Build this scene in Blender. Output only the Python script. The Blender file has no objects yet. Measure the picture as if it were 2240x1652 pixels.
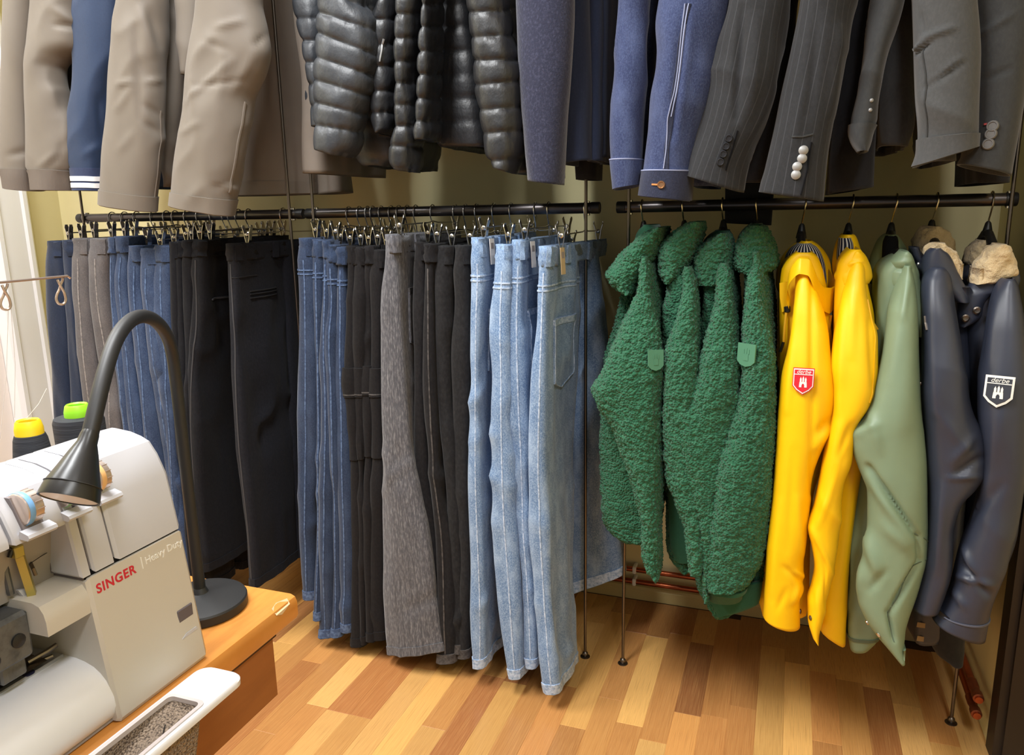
import bpy, math, random
import numpy as np
from mathutils import Vector, Matrix

# ------------------------------------------------------------------ camera
F, H = 1672.0, 1.25
def _cam(pitch=12.2, roll=1.1, yaw=20.0):
    p, r, y = map(math.radians, (pitch, roll, yaw))
    fw = np.array([-math.sin(y)*math.cos(p), math.cos(y)*math.cos(p), -math.sin(p)])
    r0 = np.array([math.cos(y), math.sin(y), 0.0]); u0 = np.cross(r0, fw)
    return math.cos(r)*r0-math.sin(r)*u0, math.cos(r)*u0+math.sin(r)*r0, fw
CR, CU, CF = _cam()
EYE = np.array([0.0, 0.0, H])
scene = bpy.context.scene
COL = scene.collection
cd = bpy.data.cameras.new('camera'); cam = bpy.data.objects.new('camera', cd); COL.objects.link(cam)
cd.sensor_width = 36.0; cd.lens = F/2240*36.0; cd.clip_start = 0.02
cam.matrix_world = Matrix(((CR[0], CU[0], -CF[0], 0), (CR[1], CU[1], -CF[1], 0), (CR[2], CU[2], -CF[2], H), (0, 0, 0, 1)))
scene.camera = cam
# ------------------------------------------------------------------ world, lights, exposure
scene.view_settings.view_transform = 'Standard'; scene.view_settings.look = 'None'
scene.view_settings.gamma = 1.0; scene.view_settings.exposure = 0.08
try: scene.view_settings.use_curve_mapping = False
except Exception: pass
W = bpy.data.worlds.new('world'); scene.world = W; W.use_nodes = True
W.node_tree.nodes['Background'].inputs[0].default_value = (0.95, 0.97, 1.0, 1)
W.node_tree.nodes['Background'].inputs[1].default_value = 0.26
CEIL = 2.62
LAMPS = [  # x, y, size x, size y, watts
    (-0.90, 0.62, 0.28, 1.15, 57.0),
    (-2.15, 0.72, 0.28, 1.15, 46.0),
    (0.45, -0.20, 0.28, 1.15, 26.0),
]
def area_light(x, y, sx, sy, w):
    l = bpy.data.lights.new('ceiling_lamp_light', 'AREA'); l.shape = 'RECTANGLE'; l.size = sx; l.size_y = sy
    l.energy = w; l.color = (0.96, 0.985, 1.0)
    o = bpy.data.objects.new('ceiling_lamp_light', l); o.location = (x, y, CEIL-0.075); COL.objects.link(o)
    return o
LIGHTS = [area_light(*a) for a in LAMPS]

# ------------------------------------------------------------------ picking points in space
def ray(x, y): return CF+CR*(x-1120)/F-CU*(y-826)/F
def onY(x, y, Y): d = ray(x, y); return d*(Y/d[1])+EYE
def onX(x, y, X): d = ray(x, y); return d*(X/d[0])+EYE
def onZ(x, y, Z): d = ray(x, y); return d*((Z-H)/d[2])+EYE
def atd(x, y, dep): return ray(x, y)*dep+EYE
def projA(P):
    v = P-EYE; z = v@CF
    return np.stack([1120+F*(v@CR)/z, 826-F*(v@CU)/z], -1)

# ------------------------------------------------------------------ noise
def _h(ix, iy, iz, s):
    n = (ix*374761393+iy*668265263+iz*1442695041+s*974634777) & 0xffffffff
    n = ((n ^ (n >> 13))*1274126177) & 0xffffffff
    return ((n ^ (n >> 16)) & 0xffff)/65535.0
def vnoise(P, s=0):
    I = np.floor(P).astype(np.int64); f = P-I; f = f*f*f*(f*(f*6-15)+10)
    x, y, z = I[..., 0], I[..., 1], I[..., 2]; fx, fy, fz = f[..., 0], f[..., 1], f[..., 2]
    def L(a, b, t): return a+(b-a)*t
    r = L(L(L(_h(x, y, z, s), _h(x+1, y, z, s), fx), L(_h(x, y+1, z, s), _h(x+1, y+1, z, s), fx), fy),
          L(L(_h(x, y, z+1, s), _h(x+1, y, z+1, s), fx), L(_h(x, y+1, z+1, s), _h(x+1, y+1, z+1, s), fx), fy), fz)
    return r*2-1
def worley(P, s=0):
    I = np.floor(P).astype(np.int64); f = P-I; best = np.full(P.shape[:-1], 9.0)
    for dx in (-1, 0, 1):
        for dy in (-1, 0, 1):
            for dz in (-1, 0, 1):
                a, b, c = I[..., 0]+dx, I[..., 1]+dy, I[..., 2]+dz
                px = dx+_h(a, b, c, s)-f[..., 0]; py = dy+_h(a, b, c, s+7)-f[..., 1]; pz = dz+_h(a, b, c, s+13)-f[..., 2]
                best = np.minimum(best, px*px+py*py+pz*pz)
    return np.sqrt(best)
def pchip(xk, yk, x):
    xk = np.asarray(xk, float); yk = np.asarray(yk, float); x = np.asarray(x, float)
    if len(xk) == 2: return np.interp(x, xk, yk)
    h = np.diff(xk); d = np.diff(yk)/h; m = np.zeros(len(xk)); m[0] = d[0]; m[-1] = d[-1]
    for i in range(1, len(xk)-1):
        if d[i-1]*d[i] > 0:
            w1 = 2*h[i]+h[i-1]; w2 = h[i]+2*h[i-1]; m[i] = (w1+w2)/(w1/d[i-1]+w2/d[i])
    k = np.clip(np.searchsorted(xk, x)-1, 0, len(xk)-2); t = (x-xk[k])/h[k]
    return ((1+2*t)*(1-t)**2)*yk[k]+t*(1-t)**2*h[k]*m[k]+t*t*(3-2*t)*yk[k+1]+t*t*(t-1)*h[k]*m[k+1]

# ------------------------------------------------------------------ objects
def srgb(r, g, b):
    f = lambda c: (c/255/12.92) if c/255 <= 0.04045 else ((c/255+0.055)/1.055)**2.4
    return (f(r), f(g), f(b), 1.0)
def tag(o, label=None, cat=None, group=None, kind=None):
    if label: o['label'] = label
    if cat: o['category'] = cat
    if group: o['group'] = group
    if kind: o['kind'] = kind
    return o
def thing(name, label, cat, base=(0, 0, 0), group=None):
    o = bpy.data.objects.new(name, None); COL.objects.link(o); o.location = tuple(float(v) for v in base)
    o.empty_display_size = 0.05
    return tag(o, label, cat, group)
def worldloc(o):
    v = Vector((0, 0, 0))
    while o is not None: v = v+o.location; o = o.parent
    return np.array(v)
def obj(name, verts, faces, mat, parent=None, smooth=True, uv=None, label=None, sharp=None):
    V = np.asarray(verts, float)
    if parent is not None: V = V-worldloc(parent)
    me = bpy.data.meshes.new(name); me.from_pydata(V.tolist(), [], faces)
    if smooth: me.polygons.foreach_set('use_smooth', [True]*len(me.polygons))
    if smooth and sharp is not None:
        try: me.set_sharp_from_angle(angle=math.radians(sharp))
        except Exception: pass
    if uv is not None:
        ul = me.uv_layers.new(name='UVMap'); idx = np.zeros(len(me.loops), int); me.loops.foreach_get('vertex_index', idx)
        ul.data.foreach_set('uv', np.asarray(uv, float)[idx].ravel())
    if mat: me.materials.append(mat)
    o = bpy.data.objects.new(name, me); COL.objects.link(o)
    if parent is not None: o.parent = parent
    if label: o['label'] = label
    return o
class MB:
    """collects shapes into one mesh"""
    def __init__(s): s.v = []; s.f = []
    def add(s, v, f):
        k = len(s.v); s.v += [tuple(map(float, p)) for p in v]; s.f += [tuple(i+k for i in q) for q in f]; return s
    def box(s, x0, x1, y0, y1, z0, z1, b=0.0):
        if b <= 0:
            return s.add([(x, y, z) for x in (x0, x1) for y in (y0, y1) for z in (z0, z1)],
                         [(0, 1, 3, 2), (4, 6, 7, 5), (0, 4, 5, 1), (2, 3, 7, 6), (0, 2, 6, 4), (1, 5, 7, 3)])
        v = []; idx = {}
        for i, x in enumerate((x0, x1)):
            for j, y in enumerate((y0, y1)):
                for k, z in enumerate((z0, z1)):
                    sx, sy, sz = (1, -1)[i], (1, -1)[j], (1, -1)[k]
                    for a in range(3):
                        p = [x+sx*b, y+sy*b, z+sz*b]; p[a] = (x, y, z)[a]
                        idx[(i, j, k, a)] = len(v); v.append(tuple(p))
        f = []
        for a in range(3):
            o = [c for c in range(3) if c != a]
            for e in (0, 1):
                q = []
                for m, n in ((0, 0), (1, 0), (1, 1), (0, 1)):
                    c = [0, 0, 0]; c[a] = e; c[o[0]] = m; c[o[1]] = n; q.append(idx[(c[0], c[1], c[2], a)])
                f.append(tuple(q))
            for m in (0, 1):
                for n in (0, 1):
                    q = []
                    for e, ax in ((0, o[0]), (0, o[1]), (1, o[1]), (1, o[0])):
                        c = [0, 0, 0]; c[a] = e; c[o[0]] = m; c[o[1]] = n; q.append(idx[(c[0], c[1], c[2], ax)])
                    f.append(tuple(q))
        for i in (0, 1):
            for j in (0, 1):
                for k in (0, 1): f.append(tuple(idx[(i, j, k, a)] for a in range(3)))
        return s.add(v, f)
    def tube(s, pts, r, seg=8, cap=True):
        P = np.asarray(pts, float); n = len(P); rr = np.full(n, r) if np.isscalar(r) else np.asarray(r, float)
        T = np.gradient(P, axis=0); T /= np.linalg.norm(T, axis=1)[:, None]+1e-12
        a = np.array([0, 0, 1.0]) if abs(T[0][2]) < 0.9 else np.array([1.0, 0, 0])
        N = np.cross(T[0], a); N /= np.linalg.norm(N); v = []
        for i in range(n):
            N = N-T[i]*(N@T[i]); N /= np.linalg.norm(N)+1e-12; B = np.cross(T[i], N)
            for j in range(seg):
                t = 2*math.pi*j/seg; v.append(P[i]+rr[i]*(math.cos(t)*N+math.sin(t)*B))
        f = [(i*seg+j, i*seg+(j+1) % seg, (i+1)*seg+(j+1) % seg, (i+1)*seg+j) for i in range(n-1) for j in range(seg)]
        if cap: f += [tuple(range(seg))[::-1], tuple((n-1)*seg+j for j in range(seg))]
        return s.add(v, f)
    def lathe(s, base, axis, prof, seg=24, cap=True):
        """prof: (distance along axis, radius)"""
        ax = np.asarray(axis, float); ax /= np.linalg.norm(ax); b = np.asarray(base, float)
        return s.tube2([b+ax*d for d, _ in prof], [r for _, r in prof], ax, seg, cap)
    def tube2(s, P, R, ax, seg, cap):
        a = np.array([0, 0, 1.0]) if abs(ax[2]) < 0.9 else np.array([1.0, 0, 0])
        N = np.cross(ax, a); N /= np.linalg.norm(N); B = np.cross(ax, N); v = []
        for p, r in zip(P, R):
            for j in range(seg):
                t = 2*math.pi*j/seg; v.append(p+r*(math.cos(t)*N+math.sin(t)*B))
        n = len(P)
        f = [(i*seg+j, i*seg+(j+1) % seg, (i+1)*seg+(j+1) % seg, (i+1)*seg+j) for i in range(n-1) for j in range(seg)]
        if cap: f += [tuple(range(seg))[::-1], tuple((n-1)*seg+j for j in range(seg))]
        return s.add(v, f)
    def prism(s, poly, y0, y1, axis='y', b=0.0):
        """polygon (a,b) extruded along an axis"""
        n = len(poly)
        def pt(p, t): return {'y': (p[0], t, p[1]), 'x': (t, p[0], p[1]), 'z': (p[0], p[1], t)}[axis]
        v = [pt(p, y0) for p in poly]+[pt(p, y1) for p in poly]
        f = [(i, (i+1) % n, n+(i+1) % n, n+i) for i in range(n)]+[tuple(range(n))[::-1], tuple(range(n, 2*n))]
        return s.add(v, f)
    def build(s, name, mat, parent=None, smooth=True, sharp=35, label=None):
        return obj(name, s.v, s.f, mat, parent, smooth, None, label, sharp)

# ------------------------------------------------------------------ materials
MATS = {}
def mat(name, col, rough=0.7, metal=0.0, spec=0.4, var=None, var2=None, bump=None, bump2=None, sheen=0.0, coat=0.0, emit=None, uvs=None, objcol=False, alpha=None, trans=0):
    """var = (colour, scale xyz, low, high): noise mixes in a second colour; bump = (kind, scale xyz, strength)"""
    if name in MATS: return MATS[name]
    m = bpy.data.materials.new(name); m.use_nodes = True; nt = m.node_tree; N = nt.nodes; Lk = nt.links.new
    b = N['Principled BSDF']; b.inputs['Roughness'].default_value = rough; b.inputs['Metallic'].default_value = metal
    b.inputs['Specular IOR Level'].default_value = spec
    if sheen: b.inputs['Sheen Weight'].default_value = sheen; b.inputs['Sheen Roughness'].default_value = 0.5
    if coat: b.inputs['Coat Weight'].default_value = coat; b.inputs['Coat Roughness'].default_value = 0.15
    tc = N.new('ShaderNodeTexCoord')
    def coord(sc, src='Object'):
        mp = N.new('ShaderNodeMapping'); mp.inputs['Scale'].default_value = sc if not np.isscalar(sc) else (sc, sc, sc)
        Lk(tc.outputs[src], mp.inputs[0]); return mp.outputs[0]
    def noise(sc, det=3, src='Object', rg=0.6):
        n = N.new('ShaderNodeTexNoise'); n.inputs['Scale'].default_value = 1; n.inputs['Detail'].default_value = det
        n.inputs['Roughness'].default_value = rg; Lk(coord(sc, src), n.inputs['Vector']); return n.outputs[0]
    cur = None
    if objcol:
        oi = N.new('ShaderNodeObjectInfo'); cur = oi.outputs['Color']
    def mix(fac, c2):
        nonlocal cur
        x = N.new('ShaderNodeMix'); x.data_type = 'RGBA'; Lk(fac, x.inputs[0])
        if cur is None: x.inputs[6].default_value = col
        else: Lk(cur, x.inputs[6])
        if isinstance(c2, tuple): x.inputs[7].default_value = c2
        else: Lk(c2, x.inputs[7])
        cur = x.outputs[2]
    def ramp(src, lo, hi, amt=1.0):
        r = N.new('ShaderNodeMapRange'); r.inputs[1].default_value = lo; r.inputs[2].default_value = hi
        r.inputs[4].default_value = amt; Lk(src, r.inputs[0]); return r.outputs[0]
    for v in (var, var2):
        if v: mix(ramp(noise(v[1], 4), v[2], v[3], v[4] if len(v) > 4 else 1.0), v[0])
    if uvs:  # (colour, stripes per metre, duty, amount)
        sx = N.new('ShaderNodeSeparateXYZ'); Lk(tc.outputs['UV'], sx.inputs[0])
        mu = N.new('ShaderNodeMath'); mu.operation = 'MULTIPLY'; mu.inputs[1].default_value = uvs[1]; Lk(sx.outputs[0], mu.inputs[0])
        fr = N.new('ShaderNodeMath'); fr.operation = 'FRACT'; Lk(mu.outputs[0], fr.inputs[0])
        lt = N.new('ShaderNodeMath'); lt.operation = 'LESS_THAN'; lt.inputs[1].default_value = uvs[2]; Lk(fr.outputs[0], lt.inputs[0])
        m2 = N.new('ShaderNodeMath'); m2.operation = 'MULTIPLY'; m2.inputs[1].default_value = uvs[3]; Lk(lt.outputs[0], m2.inputs[0])
        mix(m2.outputs[0], uvs[0])
    if cur is None: b.inputs['Base Color'].default_value = col
    else: Lk(cur, b.inputs['Base Color'])
    prev = None
    for bp in (bump, bump2):
        if not bp: continue
        bn = N.new('ShaderNodeBump'); bn.inputs['Strength'].default_value = bp[2]; bn.inputs['Distance'].default_value = bp[3] if len(bp) > 3 else 0.002
        if bp[0] == 'noise': h = noise(bp[1], 3)
        elif bp[0] == 'vor':
            vo = N.new('ShaderNodeTexVoronoi'); vo.inputs['Scale'].default_value = 1; Lk(coord(bp[1]), vo.inputs['Vector'])
            iv = N.new('ShaderNodeMath'); iv.operation = 'SUBTRACT'; iv.inputs[0].default_value = 1.0; Lk(vo.outputs['Distance'], iv.inputs[1]); h = iv.outputs[0]
        Lk(h, bn.inputs['Height'])
        if prev: Lk(prev, bn.inputs['Normal'])
        prev = bn.outputs[0]
    if prev: Lk(prev, b.inputs['Normal'])
    if emit: b.inputs['Emission Color'].default_value = emit[0]; b.inputs['Emission Strength'].default_value = emit[1]
    if trans: b.inputs['Transmission Weight'].default_value = trans
    MATS[name] = m; return m
def denim(name, c, c2, rough=0.85, amt=0.75):
    return mat(name, srgb(*c), rough, spec=0.2, var=(srgb(*c2), (420, 420, 260), 0.42, 0.72, amt*0.8), var2=(srgb(*c2), (26, 26, 11), 0.45, 0.75, amt*0.75),
               bump=('noise', (420, 420, 420), 0.5, 0.0012), sheen=0.15)
def cloth(name, c, c2=None, rough=0.8, amt=0.5, grain=500, bs=0.3, spec=0.3, sheen=0.1, uvs=None):
    return mat(name, srgb(*c), rough, spec=spec, var=(srgb(*(c2 or c)), (grain*0.5, grain*0.5, grain*0.3), 0.4, 0.7, amt), bump=('noise', (grain, grain, grain), bs, 0.001), sheen=sheen, uvs=uvs)
CHROME = mat('chrome', srgb(200, 198, 195), 0.22, 1.0)
STEEL = mat('brushed_steel', srgb(120, 112, 104), 0.38, 1.0)
BRASSY = mat('warm_hook_steel', srgb(205, 190, 160), 0.25, 1.0)
BLACKPL = mat('black_plastic', srgb(26, 26, 27), 0.42, bump=('noise', 900, 0.15, 0.0005))
RAILM = mat('dark_rail_metal', srgb(84, 80, 80), 0.3, 0.85)
PAPER = mat('paper_tag', srgb(232, 226, 220), 0.8)
KRAFT = mat('kraft_tag', srgb(196, 172, 135), 0.85)
INNER = mat('dark_inside', srgb(20, 20, 22), 0.95, spec=0.1)
# ------------------------------------------------------------------ cloth surfaces
def prof(v, t):
    if np.isscalar(v): return np.full(len(t), float(v))
    a = np.asarray(v, float); return pchip(a[:, 0], a[:, 1], t)
class Loft:
    """a hanging piece of cloth: rings between a left and a right edge, with a depth to the front and to the back.
    u runs round the ring: 0 front, .25 right, .5 back, .75 left; t runs down 0..1"""
    def __init__(s, rows=None, Y=1.7, df=0.04, db=0.04, n=2.4, M=44, N=80, fold=0.003, crease=0.003, ff=(16, 10, 2.5), cf=(13, 13, 9), seed=1,
                 folds=(), skew=0.0, yo=0.0, LR=None, extra=None, top=0.03, shear=0.6):
        t = np.linspace(0, 1, N)
        if LR is None:
            q = [(r[1], r[0], r[2], r[0]) if len(r) == 3 else r for r in rows]
            k = np.array([(a[1]+a[3])/2 for a in q]); k = (k-k[0])/(k[-1]-k[0]); q = np.array(q, float)
            xl, yl, xr, yr = (pchip(k, q[:, i], t) for i in range(4))
            YY = Y+prof(yo, t)
            L = np.array([onY(a, b, c) for a, b, c in zip(xl, yl, YY)]); R = np.array([onY(a, b, c) for a, b, c in zip(xr, yr, YY)])
        else:
            k = LR[0]; L = np.stack([pchip(k, LR[1][:, i], t) for i in range(3)], 1); R = np.stack([pchip(k, LR[2][:, i], t) for i in range(3)], 1)
        s.L, s.R = L, R
        C = (L+R)/2; A = (R-L)/2; DF = prof(df, t); DB = prof(db, t)
        th = np.linspace(0, 2*math.pi, 1441); S = np.sin(th); Cc = np.cos(th)
        sx = np.sign(S)*np.abs(S)**(2/n); sy = np.sign(Cc)*np.abs(Cc)**(2/n)
        am = np.mean(np.linalg.norm(A, axis=1)); px = am*sx; py = np.where(sy > 0, DF.mean()*sy, DB.mean()*sy)
        cum = np.concatenate([[0], np.cumsum(np.hypot(np.diff(px), np.diff(py)))]); s.per = cum[-1]
        g = np.linspace(0, 1, M, endpoint=False); thj = np.interp(g*cum[-1], cum, th)
        S = np.sin(thj); Cc = np.cos(thj); sx = np.sign(S)*np.abs(S)**(2/n); sy = np.sign(Cc)*np.abs(Cc)**(2/n)
        dy = np.where(sy[None, :] > 0, -DF[:, None]*sy[None, :], -DB[:, None]*sy[None, :])
        G = C[:, None, :]+A[:, None, :]*sx[None, :, None]
        G[..., 1] += dy; G[..., 0] += skew*dy
        s.G = G; s.M, s.N = M, N; s._nrm()
        D = np.zeros((N, M)); o = np.array([seed*3.7, seed*1.3, seed*5.1])
        if fold: D += fold*2.0*(vnoise(G*np.array(ff)+o, seed)*0.7+vnoise(G*np.array(ff)*2.1+o, seed+3)*0.3)
        if crease:
            Q = G.copy(); Q[..., 2] += shear*(Q[..., 0]+Q[..., 1]*0.5)*(1 if seed % 2 else -1)
            r1 = 1-np.abs(vnoise(Q*np.array(cf)+o, seed+11))*2; D += crease*r1*np.clip(0.3+vnoise(G*5+o, seed+17), 0, 1)*1.6
        if folds:
            pp = projA(G)
            for (x0, y0, x1, y1, w, dep) in folds:
                a = np.array([x0, y0]); b = np.array([x1, y1]); ab = b-a; tt = np.clip(((pp-a)@ab)/(ab@ab), 0, 1)
                dd = np.linalg.norm(pp-(a+tt[..., None]*ab), axis=-1); face = (s.NN@(-CF)) > -0.2
                D += dep*np.exp(-(dd/w)**2)*face*np.sin(np.pi*np.clip(tt*0.9+0.05, 0, 1))**0.5
        if extra: D += extra(s, projA(G))
        if top: D *= np.clip(t/top, 0, 1)[:, None]
        s.G = G+s.NN*D[..., None]; s._nrm()
        d = np.linalg.norm(np.diff(s.G[:, 0], axis=0), axis=1); s.len = np.concatenate([[0], np.cumsum(d)]); s.height = s.len[-1]
    def _nrm(s):
        a = np.roll(s.G, -1, 1)-np.roll(s.G, 1, 1); b = np.gradient(s.G, axis=0); n = np.cross(b, a)
        n /= np.linalg.norm(n, axis=-1)[..., None]+1e-12; c = s.G-s.G.mean(1)[:, None, :]
        if (n*c).sum() < 0: n = -n
        s.NN = n
    def samp(s, u, t):
        u = np.asarray(u, float) % 1.0*s.M; t = np.clip(np.asarray(t, float), 0, 1)*(s.N-1)
        j = np.floor(u).astype(int); fu = (u-j)[..., None]; i = np.minimum(np.floor(t).astype(int), s.N-2); ft = (t-i)[..., None]
        def bl(A): return (A[i, j % s.M]*(1-fu)+A[i, (j+1) % s.M]*fu)*(1-ft)+(A[i+1, j % s.M]*(1-fu)+A[i+1, (j+1) % s.M]*fu)*ft
        return bl(s.G), bl(s.NN)
    def at(s, x, y):
        p = projA(s.G); d = np.hypot(p[..., 0]-x, p[..., 1]-y)+1e3*((s.NN*(s.G-EYE)).sum(-1) > 0)
        i, j = np.unravel_index(np.argmin(d), d.shape); return j/s.M, i/(s.N-1)
    def base(s):
        p = s.G[-1].mean(0); return np.array([p[0], p[1], s.G[..., 2].min()])
    def mesh(s, name, m, parent, cap=True, label=None):
        V = s.G.reshape(-1, 3); M, N = s.M, s.N
        f = [(i*M+j, (i+1)*M+j, (i+1)*M+(j+1) % M, i*M+(j+1) % M) for i in range(N-1) for j in range(M)]
        uu = np.tile(np.arange(M)/M*s.per, N); uu = np.where(np.tile(np.arange(M)/M, N) > 0.5, uu-s.per, uu)
        uv = np.stack([uu, -np.repeat(s.len, M)], 1); V = [V]; U = [uv]; k = N*M
        if cap:
            for row, up in ((0, -1), (N-1, 1)):
                ring = s.G[row]; c = ring.mean(0)
                r1 = c+(ring-c)*0.9; r2 = c+(ring-c)*0.86; r2[:, 2] += 0.03*up; V += [r1, r2]; U += [np.zeros((M, 2))]*2
                b = row*M
                for j in range(M):
                    j2 = (j+1) % M
                    q = [(b+j, k+j, k+j2, b+j2), (k+j, k+M+j, k+M+j2, k+j2)]
                    f += q if row else [x[::-1] for x in q]
                f.append(tuple(k+M+j for j in range(M))); k += 2*M
        return obj(name, np.concatenate(V), f, m, parent, True, np.concatenate(U), label)
    def patch(s, name, u0, u1, t0, t1, off, m, parent, nu=10, nv=10, shape=None, label=None, ush=0.0):
        a, b = np.meshgrid(np.linspace(0, 1, nu), np.linspace(0, 1, nv)); a0, b0 = a, b
        if shape: a, b = shape(a, b)
        U = u0+(u1-u0)*a+ush*b; T = t0+(t1-t0)*b; P, Nn = s.samp(U, T)
        top = P+Nn*off; bot = P-Nn*0.002; V = np.concatenate([top.reshape(-1, 3), bot.reshape(-1, 3)]); k = nu*nv
        f = [(i*nu+j, i*nu+j+1, (i+1)*nu+j+1, (i+1)*nu+j) for i in range(nv-1) for j in range(nu-1)]
        e = [j for j in range(nu)]+[i*nu+nu-1 for i in range(1, nv)]+[(nv-1)*nu+j for j in range(nu-2, -1, -1)]+[i*nu for i in range(nv-2, 0, -1)]
        f += [(e[i], k+e[i], k+e[(i+1) % len(e)], e[(i+1) % len(e)]) for i in range(len(e))]
        uv = np.stack([(U*s.per).ravel(), -(T*s.height).ravel()], 1)
        return obj(name, V, f, m, parent, True, np.concatenate([uv, uv]), label, sharp=50)
    def band(s, name, t0, t1, off, m, parent, nv=6, mm=None, label=None):
        mm = mm or s.M; U, T = np.meshgrid(np.linspace(0, 1, mm, endpoint=False), np.linspace(t0, t1, nv)); P, Nn = s.samp(U, T)
        rows = [P[0]-Nn[0]*0.002]+[P[i]+Nn[i]*off for i in range(nv)]+[P[-1]-Nn[-1]*0.002]; V = np.concatenate(rows); n = len(rows)
        f = [(i*mm+j, (i+1)*mm+j, (i+1)*mm+(j+1) % mm, i*mm+(j+1) % mm) for i in range(n-1) for j in range(mm)]
        uv = np.stack([np.tile(np.arange(mm)/mm*s.per, n), np.repeat(-np.linspace(t0, t1, n)*s.height, mm)], 1)
        return obj(name, V, f, m, parent, True, uv, label, sharp=50)
    def strip(s, name, path, w, off, m, parent, px=True, n=30, label=None):
        q = np.array([s.at(*p) for p in path] if px else path, float)
        for i in range(1, len(q)):
            while q[i, 0]-q[i-1, 0] > 0.5: q[i, 0] -= 1
            while q[i, 0]-q[i-1, 0] < -0.5: q[i, 0] += 1
        k = np.linspace(0, 1, len(q)); tt = np.linspace(0, 1, n); P, Nn = s.samp(np.interp(tt, k, q[:, 0]), np.interp(tt, k, q[:, 1]))
        T = np.gradient(P, axis=0); T /= np.linalg.norm(T, axis=1)[:, None]+1e-9; B = np.cross(Nn, T); V = []
        for p, nn, b in zip(P, Nn, B): V += [p+b*w/2-nn*0.001, p+b*w*0.4+nn*off, p-b*w*0.4+nn*off, p-b*w/2-nn*0.001]
        f = [(i*4+j, i*4+j+1, i*4+j+5, i*4+j+4) for i in range(n-1) for j in range(3)]+[(0, 1, 2, 3), (n*4-1, n*4-2, n*4-3, n*4-4)]
        return obj(name, V, f, m, parent, True, None, label, sharp=50)
    def button(s, name, x, y, r, m, parent, h=0.004, rim=True):
        u, t = s.at(x, y); P, Nn = s.samp(u, t); b = MB()
        pr = [(-0.001, r), (h*0.6, r), (h, r*0.85), (h, r*0.7), (h*0.7, r*0.6)] if rim else [(-0.001, r), (h*0.5, r), (h, r*0.6), (h*1.1, r*0.1)]
        b.lathe(P, Nn, pr, 16); return b.build(name, m, parent)
    def frame(s, x, y, off):
        """flat frame on the cloth at a point: origin, right, up, normal"""
        u, t = s.at(x, y); P, Nn = s.samp(u, t); n = Nn/np.linalg.norm(Nn)
        up = np.array([0, 0, 1.0]); up = up-n*(up@n); up /= np.linalg.norm(up); r = np.cross(up, n)
        return P+n*off, r, up, n
def plate(poly, fr, h, lift=0.0):
    """thin polygon plate in a frame"""
    o, r, u, n = fr; k = len(poly); o = o+n*lift
    V = [o+r*a+u*b for a, b in poly]+[o+r*a+u*b+n*h for a, b in poly]
    return V, [tuple(range(k, 2*k))]+[(i, (i+1) % k, k+(i+1) % k, k+i) for i in range(k)]
def text_mesh(txt, size, fr, h, name, m, parent, shear=0.0, align='CENTER', bold=0.0, space=1.0):
    o, r, u, n = fr; c = bpy.data.curves.new('lettering', 'FONT'); c.body = txt; c.size = size; c.align_x = align; c.align_y = 'CENTER'
    c.space_character = space; c.extrude = h; c.shear = shear; c.offset = bold; c.resolution_u = 4; t = bpy.data.objects.new('lettering', c); COL.objects.link(t)
    bpy.context.view_layer.update(); me = bpy.data.meshes.new_from_object(t.evaluated_get(bpy.context.evaluated_depsgraph_get()))
    V = np.zeros(len(me.vertices)*3); me.vertices.foreach_get('co', V); V = V.reshape(-1, 3)
    Wd = o+V[:, :1]*r+V[:, 1:2]*u+V[:, 2:]*n; f = [tuple(p.vertices) for p in me.polygons]
    bpy.data.objects.remove(t); bpy.data.meshes.remove(me); bpy.data.curves.remove(c)
    return obj(name, Wd, f, m, parent, False)
def ext(rows, k=1.0, y=-430, lean=1.0):
    """carries a sleeve or body on above the frame to the shoulder"""
    r0 = rows[0]; r1 = rows[1]
    if len(r0) == 4: r0 = ((r0[1]+r0[3])/2, r0[0], r0[2]); r1 = ((r1[1]+r1[3])/2, r1[0], r1[2])
    sl = ((r1[1]+r1[2])-(r0[1]+r0[2]))/2/max(1, r1[0]-r0[0])*lean; c = (r0[1]+r0[2])/2; w = (r0[2]-r0[1])/2
    def rr(yy, kk): cc = c+sl*(yy-r0[0])*0.7; return (yy, cc-w*kk, cc+w*kk)
    return [rr(y, 0.3*k), rr(y+40, 0.62*k), rr(y+140, 0.9*k), rr(y+290, 1.0)]+list(rows)
# ------------------------------------------------------------------ the room
YR, ZR, ZU = 1.937, 1.257, 2.27
YW = 2.31
WALL = mat('cream_wall_paint', srgb(224, 214, 166), 0.75, spec=0.3, var=(srgb(217, 206, 157), (3, 3, 3), 0.4, 0.7, 0.5), bump=('noise', (90, 90, 90), 0.12, 0.002))
WHITEP = mat('white_gloss_paint', srgb(242, 242, 242), 0.35, bump=('noise', (30, 30, 4), 0.05, 0.002))
DOORP = mat('pale_pink_door_paint', srgb(246, 236, 228), 0.5)
DARKFR = mat('dark_frame_wood', srgb(40, 32, 26), 0.5)
COPPER = mat('copper_pipe_metal', srgb(184, 98, 62), 0.35, 0.9, var=(srgb(120, 62, 42), (14, 14, 14), 0.45, 0.7, 0.7))
PLANK = mat('laminate_strip', (1, 1, 1, 1), 0.3, spec=0.45, objcol=True, coat=0.12,
            var=(srgb(118, 66, 30), (75, 5, 5), 0.48, 0.75, 0.6), var2=(srgb(238, 190, 120), (24, 3, 3), 0.45, 0.8, 0.3), bump=('noise', (160, 8, 8), 0.06, 0.001))
FLOORM = mat('laminate_base', srgb(60, 38, 20), 0.6)
def struct(name, mb, m, parent=None): return tag(mb.build(name, m, parent, smooth=False), kind='structure')
floor = struct('floor', MB().box(-2.73, 1.5, -1.6, YW, -0.06, -0.002), FLOORM)
def plank_mesh():
    b = MB().box(-0.5, 0.5, -0.5, 0.5, -0.5, 0.5); return b
rng = random.Random(5)
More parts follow.
